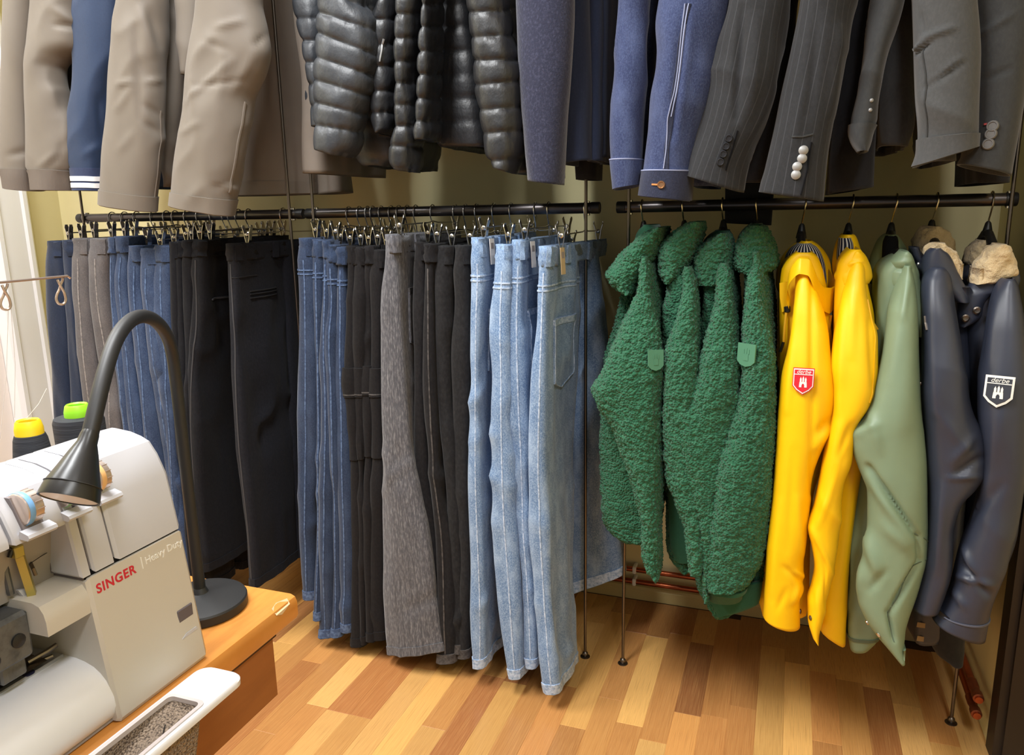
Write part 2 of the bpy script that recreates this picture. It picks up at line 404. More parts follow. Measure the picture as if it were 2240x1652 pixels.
COLS = [(206, 156, 92), (214, 166, 100), (200, 146, 84), (212, 164, 96), (184, 128, 74), (162, 106, 62), (196, 140, 80), (148, 96, 58), (212, 160, 92), (188, 132, 76), (202, 158, 98), (210, 160, 96), (204, 154, 90)]
PW = 0.0655; pm = None; placed = []
cells = []
x = -1.46
while x < 0.66:
    y = 1.02+rng.random()*0.3-0.3
    while y < YW-0.02:
        ln = rng.choice((0.34, 0.42, 0.5, 0.58, 0.3)); y1 = min(y+ln, YW-0.02)
        if y1 > 1.0 and y1-y > 0.05: cells.append((x, max(y, 0.98), y1))
        y = y1
    x += PW
pbm = MB(); e = 0.012
pv = [(-.5, -.5, -1), (.5, -.5, -1), (.5, .5, -1), (-.5, .5, -1), (-.5, -.5, -.25), (.5, -.5, -.25), (.5, .5, -.25), (-.5, .5, -.25), (-.485, -.497, 0), (.485, -.497, 0), (.485, .497, 0), (-.485, .497, 0)]
pf = [(0, 1, 5, 4), (1, 2, 6, 5), (2, 3, 7, 6), (3, 0, 4, 7), (4, 5, 9, 8), (5, 6, 10, 9), (6, 7, 11, 10), (7, 4, 8, 11), (8, 9, 10, 11)]
pme = bpy.data.meshes.new('plank'); pme.from_pydata(pv, [], pf); pme.materials.append(PLANK)
for (x, y0, y1) in cells[:298]:
    o = bpy.data.objects.new('plank', pme); COL.objects.link(o); o.parent = floor
    o.location = (x+PW/2, (y0+y1)/2, 0.0); o.scale = (PW, y1-y0, 0.002)
    c = rng.choice(COLS); j = rng.uniform(0.9, 1.08); o.color = srgb(*(min(255, v*j) for v in c))
# the strips outside the part that shows singly
rest = MB()
xs = [-1.46-PW*k for k in range(1, 20)]
for x0 in xs: rest.box(max(x0, -2.73), x0+PW-0.0006, -1.6, YW-0.02, -0.002, 0)
for k in range(50):
    x0 = -1.46+PW*k
    if x0 > 1.45: break
    rest.box(x0, x0+PW-0.0006, -1.6, 0.979 if x0 < 0.655 else YW-0.02, -0.002, 0)
ro = rest.build('plank', PLANK, floor, smooth=False); ro['kind'] = 'stuff'; ro.color = srgb(200, 142, 76)
wall_back = struct('wall_back', MB().box(-2.83, 1.4, YW, YW+0.1, 0, CEIL), WALL)
wl = MB().box(-2.83, -2.73, 2.155, YW, 0, CEIL); wl.box(-2.83, -2.73, 1.05, 2.155, 2.15, CEIL); wl.box(-2.83, -2.73, -1.6, 1.05, 0, CEIL)
wall_left = struct('wall_left', wl, WALL)
wall_right = struct('wall_right', MB().box(0.5, 0.6, 1.855, YW, 0, CEIL), WALL)
ceiling = struct('ceiling', MB().box(-2.83, 1.5, -1.6, YW+0.1, CEIL, CEIL+0.08), mat('white_ceiling', srgb(235, 233, 226), 0.9))
bb = MB(); bb.prism([(YW, 0.0), (YW-0.016, 0.0), (YW-0.016, 0.035), (YW-0.010, 0.044), (YW, 0.046)], -2.73, 0.5, axis='x')
struct('baseboard_back', bb, mat('cream_skirting_paint', srgb(190, 172, 120), 0.5))
# the white door on the left
d = MB(); d.box(-2.80, -2.755, 1.12, 2.005, 0.0, 2.07, 0.004)
door = struct('door_1', d, DOORP)
cs = MB()
prof_c = [(-2.73, 2.158), (-2.705, 2.158), (-2.700, 2.150), (-2.700, 2.135), (-2.708, 2.128), (-2.708, 2.045), (-2.702, 2.038), (-2.702, 2.022), (-2.715, 2.008), (-2.752, 2.005), (-2.80, 2.005), (-2.80, 2.158)]
v = MB(); v.prism(prof_c, 0, 2.15, axis='z'); v.build('door_casing', WHITEP, door, sharp=20)
v = MB(); v.box(-2.80, -2.702, 1.0, 2.158, 2.07, 2.16, 0.005); v.build('door_head', WHITEP, door, sharp=20)
v = MB(); v.lathe((-2.755, 1.20, 1.02), (1, 0, 0), [(0, 0.024), (0.006, 0.024), (0.008, 0.01), (0.04, 0.01), (0.05, 0.008)], 16); v.tube([(-2.712, 1.20, 1.02), (-2.71, 1.24, 1.02), (-2.71, 1.32, 1.02)], 0.008); v.build('door_handle', STEEL, door)
# dark door frame on the right edge
t = MB(); t.prism([(0.495, 1.855), (0.495, 1.80), (0.512, 1.80), (0.512, 1.79), (0.62, 1.79), (0.62, 1.855)], 0, 2.2, axis='z')
struct('trim_1', t, DARKFR)
struct('wall_far', MB().box(1.3, 1.4, -1.6, YW, 0, CEIL), WALL)
# ceiling lamps
for i, (x, y, sx, sy, w) in enumerate(LAMPS):
    t = thing('ceiling_lamp', ['long white ceiling lamp in front of the jeans rails', 'long white ceiling lamp nearest the white door', 'long white ceiling lamp furthest from the clothes rails'][i], 'lamp', (x, y, CEIL), 'ceiling lamps')
    MB().box(x-sx/2-0.02, x+sx/2+0.02, y-sy/2-0.02, y+sy/2+0.02, CEIL-0.05, CEIL-0.001, 0.004).build('housing', WHITEP, t)
    MB().box(x-sx/2, x+sx/2, y-sy/2, y+sy/2, CEIL-0.062, CEIL-0.05, 0.003).build('diffuser', mat('lamp_diffuser', srgb(255, 250, 240), 0.5, emit=((1, 0.97, 0.91, 1), 1.5)), t)
# ------------------------------------------------------------------ rails and rods
BAYS = [(-2.211, -1.341, -2.174, -1.377), (-1.329, -0.461, -1.297, -0.492), (-0.415, 0.447, -0.383, 0.434)]
WH = ['left', 'middle', 'right']
HOLD = [['the dark jeans and black trousers', 'the blue jeans and grey trousers', 'the green fleece and raincoats'], ['the taupe softshell jackets', 'the quilted black jackets', 'the denim and pinstripe jackets']]
for lvl, z in enumerate((ZR, ZU)):
    for b, (x0, x1, p0, p1) in enumerate(BAYS):
        t = thing('clothes_rail', 'dark metal tube rail carrying '+HOLD[lvl][b], 'clothes rail', (p0, YR, z), 'clothes rails on the wall side')
        MB().tube([(x0, YR, z), (x1, YR, z)], 0.0137, 20).build('tube', RAILM, t)
        for xe, sg in ((x0, -1), (x1, 1)):
            MB().lathe((xe-sg*0.022, YR, z), (sg, 0, 0), [(0, 0.0138), (0.001, 0.0147), (0.021, 0.0147), (0.023, 0.0137), (0.0232, 0.011), (0.016, 0.010)], 20).build('end_cap', BLACKPL, t)
        for xp in (p0, p1):
            MB().lathe((xp, YR, z-0.001), (0, 0, 1), [(-0.018, 0.0045), (-0.017, 0.007), (-0.013, 0.007), (-0.012, 0.0045)], 12).lathe((xp, YR, z), (0, 0, 1), [(0.012, 0.0045), (0.013, 0.007), (0.017, 0.007), (0.018, 0.0045)], 12).build('clamp_ring', CHROME, t)
RODL = ['thin steel rod at the far left end of the dark jeans rail', 'thin steel rod in front of the black chinos', 'thin steel rod at the left end of the blue jeans rail',
        'thin steel rod standing right of the light blue jeans', 'thin steel rod standing beside the leftmost green fleece jacket', 'thin steel rod at the right wall beside the navy raincoat']
k = 0
for (x0, x1, p0, p1) in BAYS:
    for xp in (p0, p1):
        t = thing('support_rod', RODL[k], 'rod', (xp, YR, 0), 'floor to ceiling rods'); k += 1
        MB().tube([(xp, YR-0.0165, 0.004), (xp, YR-0.0165, CEIL-0.004)], 0.0042, 12).build('rod', STEEL, t)
        MB().lathe((xp, YR-0.0165, 0.0), (0, 0, 1), [(0.0005, 0.014), (0.002, 0.014), (0.003, 0.006), (0.006, 0.008), (0.010, 0.0085), (0.014, 0.0075), (0.017, 0.0043)], 16).build('foot', STEEL, t)
        MB().lathe((xp, YR-0.0165, CEIL), (0, 0, -1), [(0.0005, 0.014), (0.002, 0.014), (0.003, 0.006), (0.012, 0.007), (0.014, 0.0043)], 16).build('ceiling_foot', STEEL, t)
# ------------------------------------------------------------------ copper pipes
for i, (z, lab) in enumerate(((0.112, 'upper of two copper pipes along the skirting'), (0.070, 'lower of two copper pipes along the skirting'))):
    t = thing('copper_pipe', lab, 'pipe', (-0.4, YW-0.03, z), 'heating pipes')
    yy = YW-0.030; xr = 0.472
    arc = [(xr-0.02+0.02*math.sin(a), yy-0.02+0.02*math.cos(a), z) for a in np.linspace(0, math.pi/2, 6)]
    MB().tube([(-2.7, yy, z), (-1.0, yy, z), (0.3, yy, z)]+arc+[(xr, 2.1, z), (xr, 1.858, z)], 0.0085, 12).build('pipe', COPPER, t)
    MB().lathe((xr, 1.94, z), (0, -1, 0), [(0, 0.0086), (0.002, 0.011), (0.03, 0.011), (0.034, 0.0095), (0.05, 0.0095), (0.055, 0.012), (0.075, 0.012), (0.078, 0.004)], 16).build('fitting', mat('tarnished_copper', srgb(150, 84, 56), 0.45, 0.85), t)
    for xc in (-0.42, 0.12):
        MB().box(xc-0.006, xc+0.006, yy-0.011, YW-0.001, z-0.012, z+0.012, 0.003).build('pipe_clip', WHITEP, t)

# ------------------------------------------------------------------ hangers
def hook_pts(X, zr, zb, tilt=0.0):
    P = [(X, YR+0.0175, zr-0.012)]
    for a in np.linspace(-0.1, math.pi+0.15, 14): P.append((X, YR+0.0175*math.cos(a), zr+0.0175*math.sin(a)))
    P += [(X+tilt*0.3, YR-0.0165, zr-0.012), (X+tilt*0.6, YR-0.010, zr-0.026), (X+tilt*0.9, YR-0.002, zr-0.040), (X+tilt, YR, zr-0.052), (X+tilt, YR, zb)]
    return P
_c = MB()
for sg in (-1, 1):
    w = 0.0065
    pr = [(0.0015, -0.022), (0.0035, -0.010), (0.006, 0.004), (0.0065, 0.012), (0.0115, 0.028), (0.0125, 0.033), (0.0115, 0.036)]
    n = len(pr); vv = []
    for (a, z) in pr:
        for yy in (-w, w): vv += [(sg*a, yy*(1 if z < 0.03 else 0.7), z), (sg*(a+0.0016), yy*(1 if z < 0.03 else 0.7), z)]
    ff = []
    for i in range(n-1):
        b = i*4; ff += [(b, b+2, b+6, b+4), (b+1, b+5, b+7, b+3), (b, b+4, b+5, b+1), (b+2, b+3, b+7, b+6)]
    ff += [(0, 1, 3, 2), (n*4-4, n*4-2, n*4-1, n*4-3)]; _c.add(vv, ff)
_c.lathe((0, -0.0075, 0.010), (0, 1, 0), [(0, 0.003), (0.001, 0.0055), (0.014, 0.0055), (0.015, 0.003)], 10)
CLIP = bpy.data.meshes.new('clip'); CLIP.from_pydata([list(p) for p in _c.v], [], _c.f); CLIP.materials.append(CHROME)
def clip_hanger(X, ztop, Yf, Yb, what, tilt=0.0, zrail=ZR):
    t = thing('clip_hanger', 'chrome clip hanger holding '+what, 'hanger', (X, YR, ztop), 'chrome clip hangers')
    zb = ztop+0.022
    MB().tube(hook_pts(X, zrail, zb, tilt), 0.0016, 8).build('hook', CHROME, t)
    MB().tube([(X, Yf-0.01, zb), (X, YR-0.03, zb+0.002), (X, YR, zb+0.006), (X, YR+0.03, zb+0.002), (X, Yb+0.01, zb)], 0.0018, 8).build('bar', CHROME, t)
    for y in (Yf, Yb):
        o = bpy.data.objects.new('clip', CLIP); COL.objects.link(o); o.parent = t; o.location = (0, y-YR, 0.011); o.rotation_euler = (0, 0, rng.uniform(-0.25, 0.25))
    return t
def coat_hanger(X, znk, what, zrail=ZR, tilt=0.0, hookm=None, span=0.19):
    t = thing('coat_hanger', 'black coat hanger inside '+what, 'hanger', (X, YR, znk-0.05), 'black coat hangers')
    MB().tube(hook_pts(X, zrail, znk+0.004, tilt), 0.0018, 8).build('hook', hookm or BRASSY, t)
    b = MB(); b.tube([(X+tilt, YR-span, znk-0.085), (X+tilt, YR-span*0.6, znk-0.055), (X+tilt, YR-0.05, znk-0.022), (X+tilt, YR-0.015, znk-0.004), (X+tilt, YR+0.015, znk-0.004), (X+tilt, YR+0.05, znk-0.022), (X+tilt, YR+span*0.6, znk-0.055), (X+tilt, YR+span, znk-0.085)],
                     [0.012, 0.013, 0.010, 0.009, 0.009, 0.010, 0.013, 0.012], 12)
    b.build('shoulders', BLACKPL, t)
    MB().lathe((X+tilt, YR, znk-0.012), (0, 0, 1), [(0, 0.012), (0.012, 0.010), (0.03, 0.006), (0.034, 0.003)], 12).build('neck', BLACKPL, t)
    return t
# ------------------------------------------------------------------ trousers on the lower rails
def trousers(name, label, cat, m, rows, Yf=1.725, waist=0.40, legw=((0, .19), (.22, .215), (.5, .17), (1, .15)), hem_z=None, seam=None, hemm=None, group=None, loops=2, pocket=None,
             seed=1, band=None, skew=0.0, fold=0.0055, crease=0.0045, farshift=0.0, folds=(), tagm=None, hems=0.03, yo=0.0, thick=0.004, n=2.5, what=None, seamoff=0.0, bandh=0.042, clipoff=0.0, loopm=None, fardz=0.0, yoke=None, far_rows=None):
    t = np.linspace(0, 1, len(rows)); q = np.array([(r[1], r[0], r[2], r[0]) if len(r) == 3 else r for r in rows], float)
    yy = np.interp(np.linspace(0, 1, len(rows)), [0, 1], [0, 1]); YY = Yf+prof(yo, (q[:, 1]-q[0, 1])/(q[-1, 1]-q[0, 1]))
    L = np.array([onY(a[0], a[1], c) for a, c in zip(q, YY)]); R = np.array([onY(a[2], a[3], c) for a, c in zip(q, YY)])
    if hem_z is not None:
        L = np.vstack([L, L[-1]+(L[-1]-L[-2])*0.3]); R = np.vstack([R, R[-1]+(R[-1]-R[-2])*0.3]); L[-1, 2] = R[-1, 2] = hem_z
    R = R+np.array([thick, 0, 0]); zz = (L[:, 2]+R[:, 2])/2; k = (zz[0]-zz)/(zz[0]-zz[-1])
    near = Loft(LR=(k, L, R), df=0.014, db=legw, n=n, M=44, N=100, fold=fold, crease=crease, seed=seed, skew=skew, folds=folds, ff=(22, 16, 2.2), top=0.05)
    sh = np.array([[0, 0.0, 0.0]]*len(L)); off = prof(((0, waist*0.5), (0.25, waist*0.54), (0.6, waist*0.52), (1, waist*0.5)), k)
    sh[:, 1] = off; sh[:, 0] = skew*off+farshift*k; sh[:, 2] = fardz*k
    far = Loft(LR=(k, L+sh, R+sh), df=0.02, db=[(a, b*0.95) for a, b in legw], n=n, M=28, N=50, fold=fold, crease=crease, seed=seed+50, skew=skew, ff=(22, 16, 2.2), top=0.05)
    if far_rows: far = Loft(far_rows[0], far_rows[1], 0.03, 0.07, 2.6, 56, 90, fold, crease, seed=seed+50, ff=(22, 16, 2.2), folds=far_rows[2])
    T = thing(name, label, cat, near.base(), group)
    near.mesh('leg', m, T); far.mesh('leg', m, T)
    # waistband goes round both halves
    hb = bandh; z0 = zz[0]
    kk = np.array([0, 1.0]); ex = np.array([0.0012, 0, 0]); dn = hb
    i1 = np.interp(dn/(zz[0]-zz[-1]), k, np.arange(len(k)))
    def lerp(A, f): a = int(f); a = min(a, len(A)-2); return A[a]+(A[a+1]-A[a])*(f-a)
    LB = np.vstack([L[0]+[0, 0, 0.004], lerp(L, i1)])-ex; RB = np.vstack([R[0]+[0, 0, 0.004], lerp(R, i1)])+ex
    wb = Loft(LR=(kk, LB, RB), df=0.0150, db=waist+0.002, n=2.6, M=64, N=9, fold=0.0025, crease=0.0015, ff=(60, 40, 60), seed=seed, skew=skew, top=0)
    w = wb.mesh('waistband', band or m, T)
    for u in ((0.02,), (0.02, 0.16), (0.02, 0.14, 0.30), (0.03, 0.2, 0.34, 0.44))[max(0, loops-1)]:
        wb.patch('belt_loop', u-0.012, u+0.012, 0.06, 1.25 if False else 0.98, 0.006, loopm or m, w, 4, 8)
    if hems: near.band('hem', 1-hems/near.height, 0.998, 0.0022, hemm or m, T); far.band('hem', 1-hems/far.height, 0.998, 0.0022, hemm or m, T, mm=56 if far_rows else 28)
    if seam:
        near.strip('side_seam', [(seamoff, 0.05), (seamoff+0.004, 0.3), (seamoff-0.004, 0.6), (seamoff, 0.985)], 0.0045, 0.0016, seam, T, px=False, n=60)
    if yoke:
        for ty in (0.074, 0.084): near.band('yoke_seam', ty, ty+0.0035, 0.0018, yoke, T, nv=3)
    if pocket:  # (u0,u1,t0,t1,material,edge material)
        for (u0, u1, t0, t1, pmm, em) in pocket:
            p = near.patch('back_pocket', u0, u1, t0, t1, 0.004, pmm, T, 14, 16, shape=lambda a, b: (a, b*(0.86+0.14*(1-np.abs(2*a-1)))))
            if em:
                near.patch('pocket_hem', u0, u1, t0-0.004, t0+0.010, 0.0056, em, p, 12, 3)
                dt = t1-t0; near.strip('pocket_stitching', [(u0+0.004, t0), (u0+0.004, t0+dt*0.85), ((u0+u1)/2, t1-0.002), (u1-0.004, t0+dt*0.85), (u1-0.004, t0)], 0.003, 0.0058, em, p, px=False, n=50)
    if tagm:
        for (u, mm, ln, dx) in tagm:
            P, Nn = wb.samp(u, 0.25); r = np.array([0.2, 1, 0]) if abs(Nn[0]) > 0.7 else np.array([1, 0.15, 0]); r = r/np.linalg.norm(r)
            fr = (P+Nn*0.010, r, np.array([dx, 0, 1.0]), Nn); V, f = plate([(-0.010, 0.006), (0.010, 0.006), (0.010, -ln), (-0.010, -ln)], fr, 0.0012)
            tg = obj('price_tag', V, f, mm, T, False)
            V, f = plate([(-0.006, -0.004), (0.006, -0.004), (0.006, -0.018), (-0.006, -0.018)], fr, 0.0004, 0.0013)
            obj('tag_print', V, f, mat('grey_tag_print', srgb(150, 140, 136), 0.8), tg, False)
    X = (L[0][0]+R[0][0])/2
    clip_hanger(X+skew*(YR-Yf)+clipoff, z0+0.004, Yf+0.045, Yf+waist-0.03, what or label.replace(' on the left lower rail', '').replace(' hanging', ''))
    return near, far, wb, T

D_NAVY = denim('navy_denim', (24, 34, 55), (40, 53, 78), amt=0.5)
D_GREY = denim('grey_denim', (78, 75, 77), (112, 107, 108), amt=0.6)
D_BLUE = denim('blue_denim', (40, 54, 82), (74, 92, 124), amt=0.65)
D_BLUE2 = denim('mid_blue_denim', (33, 46, 71), (62, 79, 108), amt=0.65)
D_LIGHT = denim('light_blue_denim', (94, 122, 160), (172, 194, 220), amt=0.85)
D_SHADE = denim('dark_back_denim', (52, 66, 90), (100, 118, 142), amt=0.7)
D_BLACK = cloth('black_twill', (20, 21, 26), (31, 32, 38), 0.85, 0.6, 420, 0.35, spec=0.15, sheen=0.04)
D_CHINO = cloth('black_chino_twill', (24, 25, 31), (36, 37, 44), 0.82, 0.6, 420, 0.35, spec=0.15, sheen=0.04)
D_CARGO = cloth('black_brown_cotton', (22, 21, 23), (34, 32, 34), 0.85, 0.6, 400, 0.3, spec=0.15, sheen=0.04)
D_HERR = mat('grey_herringbone_wool', srgb(80, 80, 86), 0.9, spec=0.15, var=(srgb(148, 148, 152), (330, 330, 60), 0.45, 0.72, 0.6), var2=(srgb(60, 60, 64), (120, 120, 120), 0.5, 0.75, 0.5), bump=('noise', (300, 300, 60), 0.5, 0.0012), sheen=0.2, uvs=(srgb(62, 62, 66), 95, 0.3, 0.35))
D_DARK = cloth('charcoal_cord', (24, 23, 25), (37, 36, 38), 0.9, 0.7, 300, 0.4, spec=0.15, sheen=0.06)
D_DARK2 = cloth('dark_grey_cord', (28, 28, 30), (42, 42, 44), 0.9, 0.7, 300, 0.4, spec=0.15, sheen=0.06)
S_LIGHT = mat('pale_seam', srgb(184, 200, 222), 0.8, var=(srgb(118, 144, 180), (120, 120, 120), 0.4, 0.65, 0.9), bump=('noise', 200, 0.5, 0.002))
S_GREY = mat('pale_grey_seam', srgb(140, 135, 134), 0.8, var=(srgb(95, 92, 92), (120, 120, 120), 0.42, 0.65, 0.9))
S_BLUE = mat('pale_blue_seam', srgb(88, 110, 146), 0.8, var=(srgb(50, 68, 102), (120, 120, 120), 0.38, 0.6, 0.9))
S_DARK = mat('dark_seam', srgb(78, 75, 75), 0.85, var=(srgb(48, 46, 46), (90, 90, 90), 0.42, 0.6, 0.9))
S_BLK = mat('black_seam', srgb(56, 56, 60), 0.85)
GA = 'trousers on the left lower rail'; GB = 'trousers on the middle lower rail'
# --- left bay
trousers('jeans', 'dark navy jeans hanging leftmost of all, nearest the yellow wall', 'jeans', D_NAVY, [(530, 108, 139), (671, 108, 143), (807, 117, 149), (960, 126, 160)], hem_z=0.11, group=GA, seed=1, loops=1, seam=None, thick=0.01)
trousers('jeans', 'dark navy jeans hanging second from the yellow wall', 'jeans', D_NAVY, [(528, 140, 166), (671, 144, 169), (807, 150, 178), (960, 160, 196)], hem_z=0.10, group=GA, seed=2, loops=1)
trousers('jeans', 'grey jeans hanging left of the second grey pair', 'jeans', D_GREY, [(524, 163, 198), (671, 167, 200), (807, 180, 214), (960, 198, 238)], hem_z=0.12, group=GA, seed=3, seam=S_GREY, band=D_GREY, hemm=S_GREY, loopm=D_GREY, loops=2)
trousers('jeans', 'grey jeans hanging between the other grey pair and the blue jeans', 'jeans', D_GREY, [(524, 203, 236), (671, 207, 240), (807, 222, 256), (950, 237, 268)], hem_z=0.10, group=GA, seed=4, seam=S_GREY, loopm=D_GREY, loops=2, hemm=S_GREY)
for i, (rw, ln) in enumerate([([(522, 241, 256), (671, 242, 260), (807, 258, 277), (942, 278, 290)], 'first'), ([(520, 255, 281), (671, 258, 284), (820, 276, 300), (942, 289, 318)], 'second'),
                              ([(540, 285, 311), (671, 291, 316), (800, 306, 330), (942, 322, 347)], 'third'), ([(546, 313, 341), (671, 318, 346), (810, 336, 361), (942, 352, 380)], 'fourth'),
                              ([(540, 341, 374), (671, 342, 375), (800, 354, 380), (942, 368, 386), (1130, 384, 398)], 'last')]):
    trousers('jeans', 'blue jeans on the left lower rail, %s of five from the left' % ln, 'jeans', D_BLUE, rw, hem_z=0.10, group=GA, seed=6+i, seam=S_BLUE, loopm=D_BLUE, hemm=S_BLUE, loops=2 if i > 2 else 1,
             pocket=[(0.12, 0.36, 0.12, 0.27, D_BLUE, S_BLUE)] if i in (1, 4) else None)
for i, (rw, ln) in enumerate([([(532, 377, 392), (671, 377, 393), (807, 382, 396), (942, 392, 404), (1180, 410, 420)], 'nearest the blue jeans'), ([(530, 391, 404), (671, 390, 404), (807, 393, 408), (942, 402, 413), (1180, 416, 428)], 'second after the blue jeans'),
                              ([(528, 403, 426), (671, 402, 425), (807, 405, 420), (942, 408, 420), (1180, 420, 436)], 'third after the blue jeans')]):
    trousers('trousers', 'narrow black trousers ' + ln, 'trousers', D_BLACK, rw, hem_z=0.10, group=GA, seed=20+i, loops=1)
trousers('trousers', 'black trousers hanging just left of the wide black chinos', 'trousers', D_BLACK, [(528, 424, 452), (620, 423, 448), (700, 421, 446), (820, 414, 438), (942, 413, 440), (1100, 420, 448), (1250, 434, 462)], hem_z=None, group=GA, seed=25, waist=0.40,
         legw=((0, .20), (.25, .23), (.6, .21), (1, .21)), seam=S_BLK, pocket=[(0.1, 0.36, 0.16, 0.165, S_BLK, None)], loops=3, folds=[(470, 640, 490, 760, 9, -0.006), (440, 600, 470, 700, 8, 0.004)])
ch = trousers('chinos', 'black chinos seen side-on with a welt pocket, behind the steel rod', 'trousers', D_CHINO, [(536, 497, 519), (600, 499, 520), (700, 505, 524), (830, 512, 530), (960, 520, 540), (1100, 534, 553), (1282, 548, 566)], group=GA, seed=26, waist=0.43,
              legw=((0, .22), (.25, .24), (.6, .22), (1, .21)), seam=S_BLK, loops=4, n=3.4, fold=0.005, folds=[(560, 1000, 620, 860, 22, -0.0025)], yo=((0, -0.02), (1, -0.02)))
for tt in (0.128, 0.136, 0.147): ch[0].patch('pocket_welt', 0.14, 0.36, tt, tt+0.003, 0.003, mat('deep_black_seam', srgb(30, 30, 33), 0.9), ch[3], 10, 3)
ch[0].patch('yoke_seam', 0.0, 0.2, 0.085, 0.088, 0.0016, MATS['deep_black_seam'], ch[3], 12, 3)
# --- middle bay: blue jeans
for i, (rw, ln) in enumerate([([(524, 658, 684), (640, 659, 688), (770, 656, 690), (940, 656, 690), (1150, 660, 688), (1309, 667, 687)], 'leftmost'), ([(527, 686, 706), (640, 689, 706), (770, 690, 705), (940, 690, 708), (1150, 691, 708), (1354, 690, 704)], 'second'),
                              ([(529, 708, 722), (640, 708, 724), (770, 703, 722), (940, 706, 728), (1150, 704, 730), (1394, 700, 727)], 'third'), ([(538, 719, 736), (640, 722, 738), (770, 718, 736), (940, 725, 742), (1150, 728, 746), (1391, 727, 746)], 'fourth'),
                              ([(543, 738, 757), (640, 738, 758), (770, 734, 760), (940, 737, 768), (1150, 744, 772), (1380, 747, 768)], 'rightmost')]):
    trousers('jeans', 'mid blue jeans beside the black cargo trousers, %s of the five' % ln, 'jeans', D_BLUE2, rw, group=GB, seed=30+i, seam=S_BLUE, hemm=S_BLUE, loopm=D_BLUE2, loops=2, yoke=S_BLUE, pocket=[(0.10, 0.34, 0.14, 0.29, D_NAVY, S_BLUE)] if i in (0, 4) else None, crease=0.004)
# cargo trousers
for i, (rw, ln) in enumerate([([(541, 763, 778), (700, 762, 780), (800, 759, 781), (842, 757, 782), (900, 764, 782), (1150, 770, 790), (1412, 768, 796)], 'leftmost'), ([(543, 778, 800), (700, 780, 798), (800, 778, 796), (846, 777, 798), (900, 781, 796), (1150, 788, 800), (1408, 792, 803)], 'second'),
                              ([(541, 801, 816), (700, 798, 815), (800, 795, 815), (846, 792, 817), (900, 797, 816), (1150, 800, 815), (1400, 803, 822)], 'third'), ([(549, 815, 843), (700, 815, 838), (800, 814, 836), (855, 812, 838), (900, 815, 838), (1150, 815, 842), (1398, 806, 846)], 'rightmost')]):
    c = trousers('cargo_trousers', 'black cargo trousers with flap pockets, %s of four' % ln, 'trousers', D_CARGO, rw, group=GB, seed=40+i, loops=1, seam=None, fold=0.003)
    n = c[0]
    fl = n.patch('cargo_pocket', -0.08, 0.28, 0.29, 0.50, 0.0035, D_CARGO, c[3], 16, 14)
    n.patch('pocket_flap', -0.085, 0.285, 0.275, 0.345, 0.006, D_CARGO, fl, 16, 6)
    n.patch('flap_stitching', -0.085, 0.285, 0.337, 0.340, 0.0066, S_DARK, fl, 16, 3)
# herringbone flare, its front leg turned to the room
hb = trousers('flared_trousers', 'grey herringbone flared trousers with one wide leg turned to the room', 'trousers', D_HERR, [(516, 846, 866), (560, 848, 868), (640, 840, 874), (701, 837, 878), (832, 836, 886), (963, 832, 894), (1150, 831, 927), (843, 1434, 968, 1422)], Yf=1.70, group=GB, seed=50, waist=0.42,
              legw=((0, .2), (.22, .19), (.5, .09), (1, .06)), loops=3, n=2.6, hems=0.028, pocket=[(0.2, 0.4, 0.12, 0.26, D_HERR, S_DARK)], folds=[(885, 1340, 960, 1300, 12, -0.004), (840, 1050, 900, 1010, 9, 0.004), (870, 980, 905, 1120, 10, -0.004)])
# charcoal trousers
DK = [([(533, 911, 930), (640, 908, 930), (832, 908, 928), (1000, 910, 934), (1200, 925, 955), (1400, 932, 958)], D_DARK, 'charcoal trousers hanging next to the herringbone flares', 1.725),
      ([(536, 930, 948), (640, 930, 948), (832, 930, 954), (1000, 940, 962), (1200, 955, 985), (1448, 962, 993)], D_DARK, 'charcoal trousers with pale stitched side seam, longest dark pair', 1.71),
      ([(541, 958, 985), (640, 956, 980), (832, 957, 983), (1000, 972, 992), (1200, 985, 1012), (1425, 990, 1012)], D_DARK2, 'dark grey corduroy trousers with slanted front pocket', 1.725),
      ([(540, 1000, 1024), (640, 996, 1024), (832, 989, 1028), (1000, 995, 1026), (1200, 1008, 1030), (1436, 1002, 1026)], D_DARK2, 'dark grey trousers hanging next to the light blue jeans', 1.725)]
for i, (rw, mm, lb, yf) in enumerate(DK):
    c = trousers('trousers', lb, 'trousers', mm, rw, Yf=yf, group=GB, seed=60+i, seam=None if i != 1 else S_DARK, hemm=S_DARK, loops=2, tagm=[(0.22, PAPER, 0.05, 0.0)] if i >= 2 else None, what=lb.split(' hanging')[0].split(' with')[0] + [' next to the herringbone flares', ' with the pale seam', ' with the slanted pocket', ' next to the light jeans'][i])
# light jeans
LJ = [([(523, 1035, 1052), (600, 1034, 1054), (700, 1030, 1050), (832, 1030, 1047), (1000, 1029, 1050), (1150, 1029, 1058), (1300, 1036, 1062), (1456, 1040, 1060)], 1.70, 'leftmost'),
      ([(538, 1088, 1110), (600, 1086, 1112), (700, 1079, 1110), (832, 1080, 1112), (1000, 1079, 1118), (1150, 1079, 1128), (1320, 1092, 1137), (1420, 1104, 1139), (1481, 1118, 1138)], 1.69, 'second from the left'),
      ([(528, 1124, 1144), (600, 1122, 1142), (700, 1117, 1140), (832, 1113, 1145), (1000, 1124, 1152), (1150, 1130, 1157), (1300, 1140, 1166), (1420, 1142, 1172), (1460, 1148, 1170)], 1.70, 'third from the left'),
      ([(542, 1182, 1201), (600, 1180, 1198), (700, 1175, 1194), (832, 1166, 1192), (1000, 1160, 1192), (1150, 1161, 1201), (1300, 1171, 1206), (1420, 1182, 1214), (1512, 1197, 1219)], 1.67, 'rightmost and longest')]
